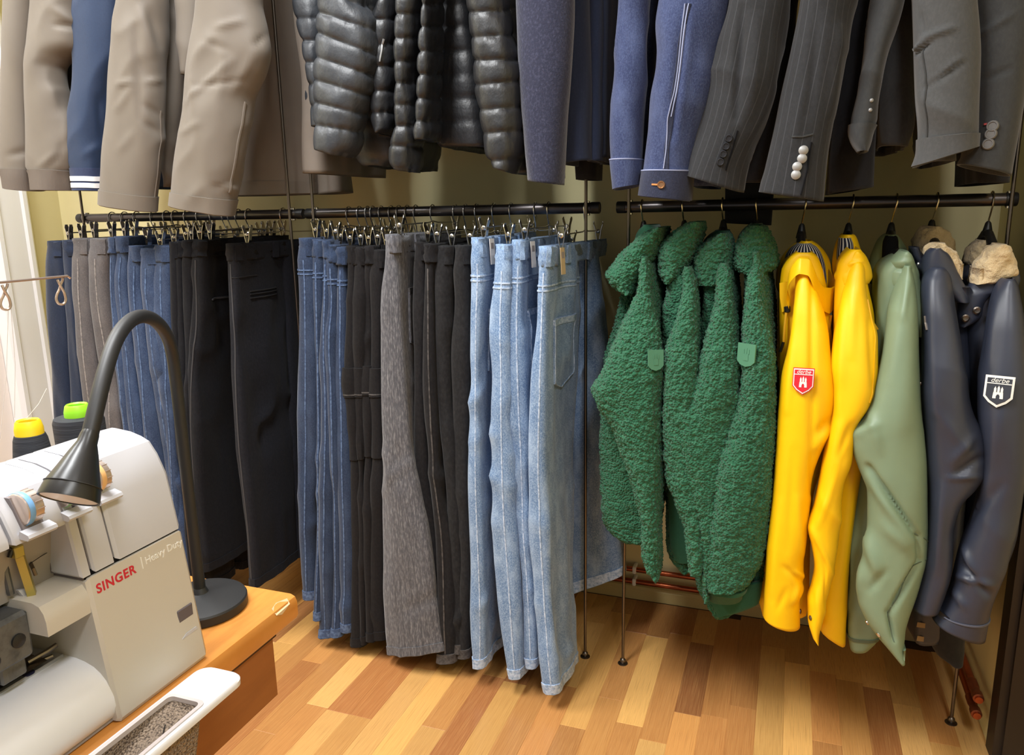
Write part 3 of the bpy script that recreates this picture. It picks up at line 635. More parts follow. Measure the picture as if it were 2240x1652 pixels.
for i, (rw, yf, ln) in enumerate(LJ):
    trousers('jeans', 'light blue washed jeans with pale side seam, %s of the four' % ln, 'jeans', D_LIGHT, rw, Yf=yf, group=GB, seed=70+i, waist=0.44, seam=S_LIGHT, hemm=S_LIGHT, loopm=D_LIGHT, loops=3, crease=0.005, yoke=S_LIGHT, n=4.2,
             legw=((0, .215), (.22, .235), (.5, .20), (1, .15)), pocket=[(0.12, 0.38, 0.155, 0.31, D_LIGHT, S_LIGHT)], tagm=[(0.06, KRAFT if i == 3 else PAPER, 0.055, -0.05)], thick=0.004, what='the %s light blue jeans' % ln.split(' and')[0], skew=0.09 if i == 3 else 0.0,
             far_rows=([(542, 1236, 1306), (600, 1238, 1313), (700, 1240, 1320), (767, 1238, 1327), (832, 1236, 1322), (1000, 1236, 1336), (1150, 1238, 1352), (1239, 1298, 1363, 1254)], 2.0, [(1252, 830, 1290, 805, 10, 0.012), (1270, 700, 1262, 820, 8, -0.006), (1290, 640, 1296, 900, 9, -0.006), (1300, 900, 1290, 1200, 16, 0.005)]) if i == 3 else None,
             folds=[(1080, 720, 1110, 760, 10, 0.003)], seamoff=0.01)
trousers('jeans', 'dark grey jeans, one leg showing right of the longest light blue jeans', 'jeans', D_DARK2, [(548, 1212, 1232), (640, 1212, 1234), (832, 1214, 1238), (1000, 1212, 1240), (1150, 1206, 1240), (1284, 1207, 1236)], Yf=2.03, group=GB, seed=81, waist=0.16, legw=((0, .08), (1, .08)), loops=1, hemm=S_DARK, what='the dark grey jeans behind the longest light blue jeans')
# ------------------------------------------------------------------ jackets on the right lower rail
FLEECE = mat('green_sherpa_fleece', srgb(46, 98, 72), 0.95, spec=0.1, var=(srgb(76, 128, 100), (110, 110, 110), 0.45, 0.7, 0.5), bump=('vor', (190, 190, 190), 1.0, 0.006), bump2=('noise', (420, 420, 420), 0.5, 0.002), sheen=0.12)
FLIN = cloth('green_jersey_lining', (38, 84, 62), (46, 96, 72), 0.95, 0.4, 500, 0.3, sheen=0.1)
FPATCH = mat('green_rubber_patch', srgb(72, 124, 98), 0.6, bump=('noise', 300, 0.1, 0.001))
YEL = mat('yellow_rubber_coat', srgb(246, 196, 0), 0.5, spec=0.45, var=(srgb(238, 184, 0), (6, 6, 6), 0.4, 0.7, 0.5), bump=('noise', (700, 700, 700), 0.12, 0.0006))
SAGE = mat('sage_rubber_coat', srgb(122, 142, 116), 0.48, spec=0.45, var=(srgb(112, 131, 107), (6, 6, 6), 0.4, 0.7, 0.6), bump=('noise', (700, 700, 700), 0.12, 0.0006))
NAVR = mat('navy_rubber_coat', srgb(50, 55, 70), 0.42, spec=0.5, var=(srgb(44, 48, 61), (6, 6, 6), 0.4, 0.7, 0.6), bump=('noise', (700, 700, 700), 0.14, 0.0006))
TEDDY = mat('cream_teddy_fleece', srgb(206, 184, 146), 0.95, spec=0.1, var=(srgb(184, 160, 122), (120, 120, 120), 0.4, 0.7, 0.7), bump=('noise', (260, 260, 260), 0.8, 0.004), sheen=0.3)
NAVLIN = cloth('dark_quilted_lining', (32, 33, 38), (44, 44, 50), 0.9, 0.5, 300, 0.4)
STRIPE = mat('striped_jersey_lining', srgb(34, 38, 54), 0.9, spec=0.15, uvs=(srgb(206, 204, 198), 120, 0.36, 1.0))
RED = mat('red_badge', srgb(206, 34, 50), 0.5); WHT = mat('white_badge', srgb(236, 234, 228), 0.5); NVB = mat('navy_badge', srgb(52, 56, 66), 0.5)
def sherpa(s, pp): return 0.0085*(0.55-worley(s.G*118.0, 3))+0.002*vnoise(s.G*40, 5)
def fuzz(s, pp): return 0.0035*vnoise(s.G*60, 5)+0.0022*vnoise(s.G*110, 9)
def pieces(t, lst):
    out = {}
    for (nm, lf, m) in lst:
        lf.mesh(nm, m, t); out[nm] = lf
    return out
GF = 'green fleece jackets'; GR = 'raincoats'
def green(label, sleeve, body, collar, inner, hookx, extra_parts=(), patch=None, seed=1, ys=1.69, cuff=True):
    sl = Loft(sleeve, ys, 0.05, 0.05, 2.3, 140, 230, 0.006, 0.0, seed=seed, extra=sherpa, ff=(9, 9, 4), yo=((0, 0.07), (0.15, 0.03), (0.4, 0), (1, 0)))
    t = thing('fleece_jacket', label, 'jacket', sl.base(), GF)
    sl.mesh('sleeve', FLEECE, t)
    bd = Loft(body, 1.76, 0.03, 0.34, 2.6, 150, 190, 0.005, 0.0, seed=seed+5, extra=sherpa, ff=(9, 9, 4)); bd.mesh('body', FLEECE, t)
    co = Loft(collar, 1.79, 0.075, 0.09, 2.2, 140, 90, 0.003, 0.0, seed=seed+9, extra=sherpa); co.mesh('collar', FLEECE, t)
    ic = Loft(inner, 1.93, 0.07, 0.07, 2.4, 60, 40, 0.002, 0.0, seed=seed+10); ic.mesh('collar_lining', FLIN, t)
    for (nm, rows, Y, df, db, m, ex) in extra_parts:
        Loft(rows, Y, df, db, 2.4, 110, 120, 0.004, 0.0, seed=seed+13, extra=sherpa if ex else None).mesh(nm, m, t)
    if patch:
        x0, x1, y0, y1 = patch; fr = sl.frame((x0+x1)/2, (y0+y1)/2, 0.006); k = 1.0/ (F/1.78)
        w = (x1-x0)*k/2; h = (y1-y0)*k/2
        V, f = plate([(-w, h), (w, h), (w, -h*0.55), (w*0.6, -h*0.9), (0, -h*1.05), (-w*0.6, -h*0.9), (-w, -h*0.55)], fr, 0.003); p = obj('sleeve_patch', V, f, FPATCH, t, False, label='smooth green patch')
        for (a, b, c, d) in ((-0.28, 0.28, -0.5, 0.1), (-0.36, -0.2, 0.1, 0.5), (-0.08, 0.08, 0.1, 0.6), (0.2, 0.36, 0.1, 0.5)):
            V, f = plate([(a*w, c*h), (b*w, c*h), (b*w, d*h), (a*w, d*h)], fr, 0.0008, 0.003); obj('embossed_tower', V, f, FPATCH, p, False)
    X = onY(hookx, 452, YR)[0]; coat_hanger(X, 1.257-0.055, label.split(',')[0], tilt=0.004)
    return sl, bd, t
green('green fleece jacket with smooth sleeve patch, leftmost of four',
      [(558, 1408, 1424), (585, 1402, 1428), (614, 1400, 1431), (662, 1383, 1438), (710, 1363, 1445), (759, 1345, 1448), (820, 1319, 1452), (849, 1299, 1450), (888, 1312, 1449), (940, 1343, 1450), (1000, 1366, 1451), (1070, 1388, 1451), (1147, 1404, 1452), (1194, 1402, 1453), (1233, 1414, 1452), (1256, 1434, 1447)],
      [(575, 1398, 1430), (640, 1390, 1440), (720, 1350, 1442), (820, 1318, 1442), (900, 1313, 1442), (1070, 1316, 1440), (1130, 1322, 1438), (1165, 1342, 1430), (1182, 1370, 1415)],
      [(496, 1443, 1461), (503, 1428, 1461), (513, 1408, 1460), (527, 1390, 1456), (550, 1362, 1448), (575, 1344, 1432), (600, 1327, 1416), (612, 1334, 1405), (625, 1346, 1399), (636, 1366, 1393), (640, 1376, 1388)],
      [(491, 1412, 1440), (500, 1400, 1450), (515, 1392, 1456), (545, 1388, 1450)], 1405,
      [('far_sleeve', [(632, 1364, 1396), (680, 1352, 1388), (740, 1332, 1370), (790, 1320, 1350), (830, 1330, 1345)], 1.84, 0.03, 0.05, FLEECE, True)], (1414, 1447, 766, 808), 1)
green('green fleece jacket between the leftmost and the third, collar tip raised',
      [(580, 1499, 1517), (600, 1496, 1521), (626, 1494, 1525), (662, 1486, 1527), (710, 1473, 1528), (759, 1455, 1530), (837, 1449, 1532), (930, 1448, 1540), (1031, 1453, 1545), (1089, 1479, 1545), (1147, 1501, 1545), (1200, 1512, 1545), (1240, 1517, 1538)],
      [(600, 1470, 1520), (680, 1452, 1524), (800, 1446, 1526), (1000, 1448, 1520), (1089, 1453, 1515), (1190, 1457, 1520), (1225, 1472, 1515), (1245, 1494, 1510)],
      [(484, 1518, 1541), (490, 1504, 1542), (502, 1484, 1541), (520, 1463, 1537), (545, 1449, 1527), (570, 1446, 1516), (590, 1447, 1506), (605, 1453, 1492), (616, 1462, 1476)],
      [(489, 1500, 1535), (500, 1482, 1540), (520, 1470, 1536), (545, 1462, 1528)], 1494,
      [('body_lining', [(1060, 1462, 1500), (1120, 1460, 1508), (1190, 1462, 1518), (1230, 1480, 1512)], 1.735, 0.012, 0.1, FLIN, False)], None, 2, ys=1.695)
green('green fleece jacket with bent elbow to the left, third of four',
      [(572, 1576, 1596), (600, 1572, 1600), (626, 1570, 1602), (662, 1565, 1605), (710, 1551, 1613), (759, 1540, 1620), (820, 1527, 1622), (872, 1507, 1622), (907, 1476, 1622), (930, 1471, 1620), (961, 1474, 1618), (1000, 1482, 1616), (1070, 1504, 1605), (1147, 1520, 1590), (1206, 1530, 1575), (1264, 1536, 1562), (1300, 1542, 1556)],
      [(590, 1540, 1605), (680, 1532, 1612), (800, 1512, 1618), (1000, 1500, 1610), (1147, 1521, 1600), (1230, 1521, 1590), (1270, 1523, 1580), (1310, 1542, 1575), (1340, 1562, 1585)],
      [(508, 1578, 1594), (515, 1562, 1603), (528, 1542, 1608), (555, 1523, 1612), (575, 1516, 1612), (600, 1514, 1606), (620, 1522, 1600)],
      [(503, 1566, 1596), (512, 1552, 1603), (530, 1538, 1608), (560, 1530, 1606)], 1580, (), None, 3)
green('green fleece jacket with bound cuff and sleeve patch, rightmost of four',
      [(548, 1645, 1664), (570, 1643, 1667), (589, 1640, 1670), (638, 1631, 1675), (686, 1626, 1683), (735, 1621, 1690), (783, 1618, 1695), (876, 1606, 1697), (1012, 1571, 1693), (1089, 1559, 1687), (1147, 1551, 1680), (1206, 1544, 1672), (1255, 1541, 1655), (1281, 1543, 1632)],
      [(575, 1630, 1680), (700, 1626, 1692), (900, 1600, 1697), (1100, 1570, 1690), (1200, 1552, 1676), (1283, 1546, 1668), (1318, 1550, 1658), (1343, 1566, 1590)],
      [(492, 1646, 1668), (500, 1634, 1676), (520, 1614, 1688), (545, 1604, 1696), (575, 1600, 1700), (588, 1606, 1690), (596, 1622, 1668)],
      [(488, 1642, 1666), (498, 1628, 1676), (520, 1614, 1684), (550, 1610, 1686)], 1654,
      [('hem_lining', [(1270, 1547, 1668), (1318, 1549, 1660), (1335, 1560, 1620), (1346, 1566, 1586)], 1.735, 0.015, 0.12, FLIN, False), ('cuff_binding', [(1543, 1276, 1632, 1280), (1543, 1283, 1630, 1288)], 1.69, 0.050, 0.05, FLIN, False)], (1617, 1659, 753, 798), 4, ys=1.68)

# --- the small shield badge
def badge(lf, t, x, y, w, h, field, rim):
    fr = lf.frame(x, y, 0.005); o, r, u, n = fr; tl = 0.0
    def sh(k): return [(-w*k, h*(0.5*k)), (w*k, h*(0.5*k)), (w*k, -h*0.22*k), (w*0.62*k, -h*0.40*k), (0, -h*0.56*k), (-w*0.62*k, -h*0.40*k), (-w*k, -h*0.22*k)]
    V, f = plate(sh(1.0), fr, 0.0012); b = obj('badge', V, f, rim[0], t, False, label='shield badge with a white castle')
    V, f = plate(sh(0.93), fr, 0.0008, 0.0012); obj('badge_rim', V, f, rim[1], b, False)
    V, f = plate(sh(0.84), fr, 0.0008, 0.002); obj('badge_field', V, f, field, b, False)
    def bx(a0, a1, b0, b1, nm='castle_tower'):
        V, f = plate([(a0*w, b0*h), (a1*w, b0*h), (a1*w, b1*h), (a0*w, b1*h)], fr, 0.0006, 0.0028); obj(nm, V, f, WHT, b, False)
    bx(-0.84, 0.84, 0.225, 0.255, 'badge_line')
    V, f = plate([(-0.36*w, -0.26*h), (-0.13*w, -0.26*h), (-0.13*w, -0.18*h), (-0.06*w, -0.12*h), (0.06*w, -0.12*h), (0.13*w, -0.18*h), (0.13*w, -0.26*h), (0.36*w, -0.26*h), (0.36*w, -0.22*h), (0.33*w, -0.05*h), (-0.33*w, -0.05*h), (-0.36*w, -0.22*h)], fr, 0.0006, 0.0028); obj('castle_wall', V, f, WHT, b, False)
    bx(-0.31, -0.15, -0.06, 0.08); bx(-0.08, 0.08, -0.06, 0.11); bx(0.15, 0.31, -0.06, 0.08)
    for c, e in ((-0.23, 0.08), (0.0, 0.11), (0.23, 0.08)):
        V, f = plate([((c-0.06)*w, e*h), ((c+0.06)*w, e*h), (c*w, (e+0.07)*h)], fr, 0.0006, 0.0028); obj('castle_spire', V, f, WHT, b, False)
    text_mesh('derbe', h*0.22, (o+n*0.0029+u*h*0.345, r, u, n), 0.0003, 'badge_lettering', WHT, b, shear=0.3)
def eyelet(lf, t, x, y, m=None): return lf.button('press_stud', x, y, 0.0055, m or STEEL, t, 0.003, False)

# --- yellow raincoat with the badge
y1 = Loft([(576, 1744, 1770), (584, 1741, 1776), (596, 1739, 1779), (652, 1736, 1794), (710, 1732, 1805), (769, 1722, 1809), (827, 1709, 1817), (885, 1704, 1823), (930, 1700, 1820), (960, 1698, 1808), (1027, 1693, 1784), (1094, 1687, 1775), (1177, 1678, 1765), (1230, 1674, 1757), (1261, 1673, 1758), (1285, 1672, 1759), (1310, 1671, 1750), (1335, 1670, 1750), (1670, 1342, 1750, 1366)],
          1.68, 0.05, 0.05, 2.2, 70, 150, 0.003, 0.002, seed=5, yo=((0, 0.07), (0.15, 0.03), (0.4, 0), (1, 0)),
          folds=[(1775, 600, 1776, 1080, 7, -0.007), (1752, 620, 1722, 900, 8, 0.005), (1800, 720, 1822, 880, 12, 0.006), (1815, 915, 1790, 950, 9, -0.007), (1812, 940, 1778, 985, 9, 0.006), (1745, 1090, 1752, 1210, 8, 0.005), (1715, 1240, 1757, 1275, 6, -0.006), (1735, 1250, 1757, 1262, 5, 0.006), (1720, 1290, 1700, 1335, 6, -0.004), (1745, 1285, 1735, 1320, 5, 0.006), (1705, 1100, 1690, 1300, 10, 0.004), (1735, 985, 1725, 1200, 9, -0.003)])
T = thing('raincoat', 'yellow raincoat with a red shield badge on the sleeve', 'raincoat', y1.base(), GR); y1.mesh('sleeve', YEL, T)
by = Loft([(552, 1742, 1776), (566, 1722, 1792), (590, 1706, 1802), (650, 1701, 1812), (800, 1703, 1824), (950, 1698, 1818), (1100, 1690, 1778), (1250, 1672, 1772), (1300, 1660, 1770), (1345, 1672, 1762)], 1.76, 0.02, 0.34, 2.6, 60, 90, 0.004, 0.002, seed=6); by.mesh('body', YEL, T)
hd = Loft([(526, 1752, 1776), (536, 1735, 1790), (550, 1720, 1802), (575, 1705, 1813), (600, 1698, 1818), (622, 1697, 1828), (640, 1704, 1826)], 1.90, 0.05, 0.06, 2.2, 60, 40, 0.002, 0.001, seed=7); hd.mesh('hood', YEL, T)
ln = Loft([(531, 1744, 1774), (540, 1730, 1786), (560, 1718, 1797), (590, 1714, 1804), (615, 1716, 1806), (634, 1722, 1800)], 1.868, 0.045, 0.03, 2.2, 60, 40, 0.003, 0.002, seed=8); ln.mesh('hood_lining', STRIPE, T)
b = MB(); P = [(1727, 655, 1.735), (1722, 630, 1.73), (1725, 603, 1.715), (1735, 582, 1.70), (1752, 568, 1.69), (1768, 569, 1.69), (1780, 590, 1.695), (1790, 616, 1.71), (1803, 632, 1.73), (1818, 634, 1.755), (1829, 623, 1.79), (1822, 606, 1.83), (1813, 590, 1.87)]
W3 = np.array([onY(*p) for p in P]); kk = np.linspace(0, 1, len(W3)); tt = np.linspace(0, 1, 60); W3 = np.stack([pchip(kk, W3[:, i], tt) for i in range(3)], 1); n = len(W3)
V = []; hh = np.interp(tt, [0, .3, .5, .75, 1], [0.02, 0.028, 0.032, 0.05, 0.03])
for i, p in enumerate(W3): V += [p+[0, 0.004, 0.004], p+[0, -0.005, 0.002], p+[0, -0.009, -hh[i]], p+[0, 0.006, -hh[i]]]
f = [(i*4+j, i*4+(j+1) % 4, i*4+4+(j+1) % 4, i*4+4+j) for i in range(n-1) for j in range(4)]+[(0, 1, 2, 3), (n*4-1, n*4-2, n*4-3, n*4-4)]
obj('hood_edge', V, f, YEL, T, True, sharp=60)
V, f = plate([(-0.012, 0.03), (0.006, 0.034), (0.014, 0.0), (0.008, -0.03), (-0.004, -0.032), (-0.010, 0.0)], (onY(1716, 650, 1.745), np.array([1.0, 0.2, 0]), np.array([0, 0, 1.0]), np.array([0.2, -1, 0])), 0.003); obj('chin_strap', V, f, YEL, T, False)
MB().tube([onY(1722, 668, 1.74), onY(1719, 690, 1.735), onY(1716, 720, 1.73), onY(1714, 750, 1.73)], 0.0028).build('drawcord', mat('yellow_cord', srgb(214, 160, 20), 0.7), T)
MB().lathe(onY(1722, 676, 1.738), (0.1, 0, -1), [(-0.006, 0.004), (-0.005, 0.0065), (0.006, 0.0065), (0.008, 0.004)], 12).build('cord_stopper', BLACKPL, T)
MB().tube([onY(1714, 748, 1.73), onY(1711, 758, 1.73), onY(1707, 770, 1.73)], 0.0032).build('cord_tip', BLACKPL, T)
MB().tube([onY(1818, 690, 1.75), onY(1815, 712, 1.75), onY(1808, 736, 1.75)], 0.0025).build('drawcord', MATS['yellow_cord'], T)
badge(y1, T, 1756, 835, 0.0205, 0.052, RED, (RED, WHT)); eyelet(y1, T, 1752, 1337)
coat_hanger(onY(1763, 445, YR)[0], 1.245-0.055, 'the yellow raincoat with the badge', tilt=-0.006)
# --- yellow raincoat without badge
y2 = Loft([(570, 1860, 1886), (580, 1857, 1890), (600, 1853, 1891), (623, 1849, 1893), (681, 1837, 1904), (740, 1824, 1917), (798, 1817, 1917), (850, 1822, 1912), (885, 1822, 1900), (930, 1815, 1874), (969, 1807, 1868), (1010, 1800, 1862), (1052, 1794, 1850), (1100, 1783, 1843), (1152, 1769, 1837), (1190, 1776, 1834), (1240, 1782, 1827), (1280, 1776, 1820), (1311, 1767, 1814), (1350, 1767, 1803), (1380, 1776, 1794), (1391, 1786, 1792)],
          1.665, 0.045, 0.05, 2.2, 70, 150, 0.003, 0.002, seed=9, yo=((0, 0.07), (0.15, 0.03), (0.4, 0), (1, 0)),
          folds=[(1868, 640, 1862, 780, 8, 0.004), (1900, 700, 1908, 850, 6, -0.004), (1850, 640, 1835, 900, 10, 0.005), (1862, 930, 1835, 1000, 9, -0.006), (1790, 1150, 1840, 1020, 8, 0.006), (1775, 1152, 1825, 1262, 6, 0.005), (1800, 1230, 1812, 1330, 7, -0.005), (1855, 985, 1815, 1090, 8, -0.004), (1785, 1290, 1795, 1370, 6, 0.004)])
T = thing('raincoat', 'yellow raincoat without badge beside the sage raincoat', 'raincoat', y2.base(), GR); y2.mesh('sleeve', YEL, T)
by = Loft([(545, 1858, 1882), (560, 1845, 1890), (585, 1836, 1893), (700, 1826, 1916), (800, 1822, 1919), (900, 1824, 1905), (1010, 1826, 1890), (1115, 1820, 1874), (1261, 1808, 1855), (1340, 1800, 1852), (1797, 1372, 1850, 1411)], 1.73, 0.03, 0.34, 2.5, 60, 110, 0.004, 0.002, seed=10, folds=[(1870, 1000, 1835, 1300, 9, 0.007), (1852, 1080, 1825, 1330, 7, -0.006)]); by.mesh('body', YEL, T)
hd = Loft([(512, 1840, 1866), (522, 1832, 1872), (545, 1824, 1880), (575, 1820, 1890), (605, 1822, 1900), (625, 1830, 1896)], 1.90, 0.05, 0.06, 2.2, 50, 40, 0.002, 0.001, seed=11); hd.mesh('hood', YEL, T)
ln = Loft([(520, 1834, 1862), (535, 1832, 1868), (560, 1830, 1870), (575, 1832, 1866)], 1.86, 0.03, 0.02, 2.2, 50, 30, 0.002, 0.001, seed=12); ln.mesh('hood_lining', STRIPE, T)
co = Loft([(548, 1864, 1880), (555, 1856, 1889), (570, 1842, 1898), (590, 1830, 1905), (604, 1824, 1907), (618, 1828, 1900)], 1.745, 0.05, 0.06, 2.2, 60, 40, 0.002, 0.002, seed=13, folds=[(1850, 580, 1885, 572, 5, 0.004)]); co.mesh('hood_edge', YEL, T)
y2.strip('back_seam', [(1897, 655), (1912, 760), (1910, 840), (1900, 880)], 0.004, 0.002, mat('yellow_piping', srgb(222, 170, 0), 0.5), T)
MB().tube([onY(1908, 702, 1.70), onY(1914, 712, 1.70), onY(1920, 721, 1.70)], 0.002).build('drawcord', MATS['yellow_cord'], T)
eyelet(y2, T, 1773, 1352)
coat_hanger(onY(1866, 445, YR)[0], 1.245-0.055, 'the yellow raincoat without badge', tilt=-0.006)
# --- sage raincoat
s1 = Loft([(578, 1970, 1990), (592, 1966, 1994), (610, 1960, 1999), (667, 1945, 2006), (711, 1939, 2007), (769, 1932, 2008), (827, 1919, 2010), (885, 1905, 2012), (920, 1886, 2015), (948, 1862, 2018), (962, 1863, 2019), (1019, 1880, 2024), (1075, 1898, 2026), (1136, 1899, 2026), (1215, 1888, 2022), (1260, 1876, 2012), (1303, 1876, 2000), (1345, 1890, 1985), (1380, 1915, 1975), (1410, 1945, 1973), (1428, 1966, 1973)],
          1.655, 0.05, 0.05, 2.1, 80, 170, 0.003, 0.002, seed=15, yo=((0, 0.07), (0.15, 0.03), (0.4, 0), (1, 0)),
          folds=[(1900, 1020, 2004, 1172, 6, -0.016), (1905, 1045, 1990, 1180, 12, 0.008), (2006, 1172, 2010, 1225, 5, -0.012), (2010, 1225, 1945, 1340, 6, -0.014), (1942, 1340, 1955, 1400, 5, -0.012), (1985, 620, 1975, 700, 6, 0.005), (1905, 900, 1925, 990, 10, 0.005), (1900, 1170, 1925, 1260, 14, 0.012), (1940, 1150, 1985, 1200, 14, 0.008), (1890, 1230, 1880, 1300, 9, 0.006), (1905, 1290, 1935, 1250, 9, -0.008), (1975, 690, 1950, 830, 14, 0.003), (1870, 950, 1920, 930, 9, 0.006)])
T = thing('raincoat', 'sage green raincoat with a bent elbow', 'raincoat', s1.base(), GR); s1.mesh('sleeve', SAGE, T)
by = Loft([(560, 1962, 1990), (574, 1942, 2002), (600, 1926, 2014), (750, 1915, 2015), (900, 1885, 2018), (1000, 1878, 2010), (1136, 1865, 1990), (1240, 1853, 1960), (1345, 1851, 1930), (1390, 1852, 1920), (1416, 1856, 1900)], 1.73, 0.03, 0.34, 2.4, 60, 110, 0.004, 0.003, seed=16, folds=[(1890, 1060, 1868, 1330, 6, -0.009), (1878, 1060, 1858, 1330, 7, 0.006), (1880, 1330, 1862, 1380, 10, 0.006)]); by.mesh('body', SAGE, T)
by.band('hem', 0.965, 0.972, 0.002, mat('sage_dark_stitch', srgb(84, 98, 80), 0.6), T)
hd = Loft([(512, 1936, 1958), (522, 1924, 1968), (545, 1912, 1982), (575, 1902, 1990), (600, 1900, 1996), (620, 1904, 1994)], 1.92, 0.05, 0.06, 2.2, 50, 40, 0.002, 0.001, seed=17); hd.mesh('hood', SAGE, T)
Loft([(516, 1937, 1960), (530, 1931, 1963), (560, 1929, 1962), (590, 1930, 1955)], 1.862, 0.02, 0.02, 2.4, 40, 24, 0.002, 0.001, seed=18).mesh('hood_lining', INNER, T)
co = Loft([(548, 1970, 1984), (556, 1960, 1993), (570, 1950, 2000), (588, 1942, 2004), (612, 1938, 2010), (640, 1950, 2018), (690, 1985, 2026), (730, 2000, 2022)], 1.74, 0.05, 0.06, 2.2, 60, 60, 0.003, 0.002, seed=19, folds=[(1955, 588, 1992, 590, 4, -0.006), (1950, 575, 1990, 572, 6, 0.004)]); co.mesh('hood_edge', SAGE, T)
MB().tube([onY(1938, 618, 1.78), onY(1933, 642, 1.775), onY(1926, 664, 1.775)], 0.003).build('drawcord', mat('grey_cord', srgb(120, 124, 120), 0.6), T)
MB().lathe(onY(1922, 666, 1.77), (0.3, -0.3, 0.1), [(-0.005, 0.003), (-0.003, 0.005), (0.004, 0.005), (0.006, 0.003)], 12).build('cord_stopper', STEEL, T)
s1.strip('sleeve_piping', [(2000, 1165), (2007, 1200), (2000, 1235), (1965, 1300), (1943, 1345), (1950, 1380), (1956, 1405)], 0.0022, 0.0015, MATS['sage_dark_stitch'], T)
eyelet(s1, T, 1896, 1362, CHROME); eyelet(s1, T, 1922, 1388, CHROME)
coat_hanger(onY(1961, 440, YR)[0], 1.245-0.055, 'the sage raincoat', tilt=-0.006)
# --- navy raincoats with teddy collars
n1 = Loft([(582, 2026, 2064), (592, 2020, 2071), (623, 2014, 2079), (681, 2020, 2090), (740, 2022, 2100), (798, 2020, 2108), (856, 2016, 2117), (906, 2018, 2127), (960, 2022, 2146), (1000, 2024, 2152), (1027, 2026, 2152), (1060, 2028, 2130), (1094, 2028, 2102), (1157, 2026, 2082), (1240, 2018, 2079), (1290, 2006, 2066), (1325, 1998, 2054)],
          1.665, 0.05, 0.05, 2.2, 70, 150, 0.004, 0.003, seed=21, yo=((0, 0.07), (0.15, 0.03), (0.4, 0), (1, 0)), folds=[(2040, 620, 2050, 900, 12, 0.006), (2125, 960, 2085, 1010, 9, 0.007), (2145, 1000, 2090, 1040, 8, -0.008), (2075, 1045, 2140, 1042, 7, 0.006), (2050, 900, 2120, 990, 12, 0.004), (2065, 1060, 2050, 1250, 9, 0.006)])
T = thing('raincoat', 'navy raincoat with cream teddy collar, beside the sage raincoat', 'raincoat', n1.base(), GR); n1.mesh('sleeve', NAVR, T)
by = Loft([(560, 2034, 2072), (574, 2022, 2088), (592, 2016, 2096), (700, 2016, 2120), (900, 2014, 2128), (1100, 2016, 2110), (1250, 2004, 2095), (1340, 1992, 2085), (1400, 1995, 2060)], 1.76, 0.03, 0.34, 2.5, 60, 90, 0.004, 0.003, seed=22); by.mesh('body', NAVR, T)
Loft([(1345, 2025, 2120), (1375, 2030, 2114), (1400, 2034, 2112), (1425, 2044, 2110), (1442, 2070, 2106)], 1.77, 0.04, 0.2, 2.3, 60, 40, 0.004, 0.003, seed=23).mesh('body_lining', NAVLIN, T)
for yy in (1368, 1398): V, f = plate([(-0.011, 0.006), (0.011, 0.006), (0.011, -0.006), (-0.011, -0.006)], (onY(2018, yy, 1.735), np.array([1.0, 0, 0]), np.array([0.1, 0, 1.0]), np.array([0, -1.0, 0])), 0.001); obj('care_label', V, f, mat('tan_label', srgb(140, 116, 84), 0.8), T, False)
Loft([(494, 2030, 2052), (502, 2014, 2068), (516, 2002, 2080), (535, 1997, 2086), (552, 2000, 2086), (565, 2008, 2070)], 1.93, 0.05, 0.06, 2.2, 130, 80, 0.002, 0, seed=24, extra=fuzz).mesh('back_collar', TEDDY, T)
Loft([(531, 2040, 2066), (540, 2026, 2080), (555, 2020, 2092), (575, 2040, 2100), (595, 2070, 2103), (610, 2086, 2102)], 1.745, 0.03, 0.04, 2.2, 130, 80, 0.002, 0, seed=25, extra=fuzz).mesh('collar_pile', TEDDY, T)
Loft([(542, 2036, 2056), (552, 2026, 2074), (570, 2020, 2086), (590, 2018, 2094), (615, 2022, 2106), (640, 2060, 2118), (660, 2085, 2120)], 1.725, 0.03, 0.05, 2.2, 60, 50, 0.002, 0.001, seed=26).mesh('collar', NAVR, T)
Loft([(540, 1988, 2010), (556, 1990, 2016), (575, 2002, 2022), (600, 2012, 2026)], 1.84, 0.03, 0.04, 2.2, 40, 30, 0.002, 0.001, seed=27).mesh('collar_flap', NAVR, T)
MB().lathe(onY(2011, 579, 1.80), (0, -1, 0), [(0, 0.005), (0.003, 0.005), (0.005, 0.002)], 12).build('press_stud', CHROME, T)
n1.strip('zip', [(2024, 690), (2025, 705), (2028, 722)], 0.003, 0.003, STEEL, T); eyelet(n1, T, 2014, 838)
coat_hanger(onY(2050, 438, YR)[0], 1.245-0.05, 'the navy raincoat beside the sage one', tilt=-0.006)
n2 = Loft([(606, 2184, 2212), (616, 2177, 2220), (640, 2170, 2226), (690, 2163, 2236), (769, 2152, 2246), (827, 2142, 2250), (900, 2140, 2252), (1010, 2152, 2248), (1060, 2146, 2240), (1136, 2126, 2226), (1200, 2100, 2206), (1240, 2090, 2196), (1269, 2084, 2184), (1294, 2078, 2174), (1320, 2066, 2166), (2040, 1352, 2152, 1396)],
          1.655, 0.05, 0.05, 2.2, 70, 150, 0.003, 0.003, seed=31, yo=((0, 0.07), (0.15, 0.03), (0.4, 0), (1, 0)), folds=[(2185, 640, 2165, 800, 10, 0.005), (2105, 1235, 2160, 1300, 7, -0.012), (2095, 1260, 2165, 1280, 8, 0.010), (2110, 1200, 2130, 1255, 7, 0.008), (2190, 900, 2160, 1100, 16, 0.006), (2085, 1290, 2110, 1330, 8, 0.006), (2130, 1130, 2190, 1060, 12, -0.006)])
T = thing('raincoat', 'navy raincoat with a white-rimmed shield badge, at the right wall', 'raincoat', n2.base(), GR); n2.mesh('sleeve', NAVR, T)
n2.band('cuff', 0.958, 0.962, 0.002, mat('navy_stitch', srgb(84, 88, 104), 0.6), T)
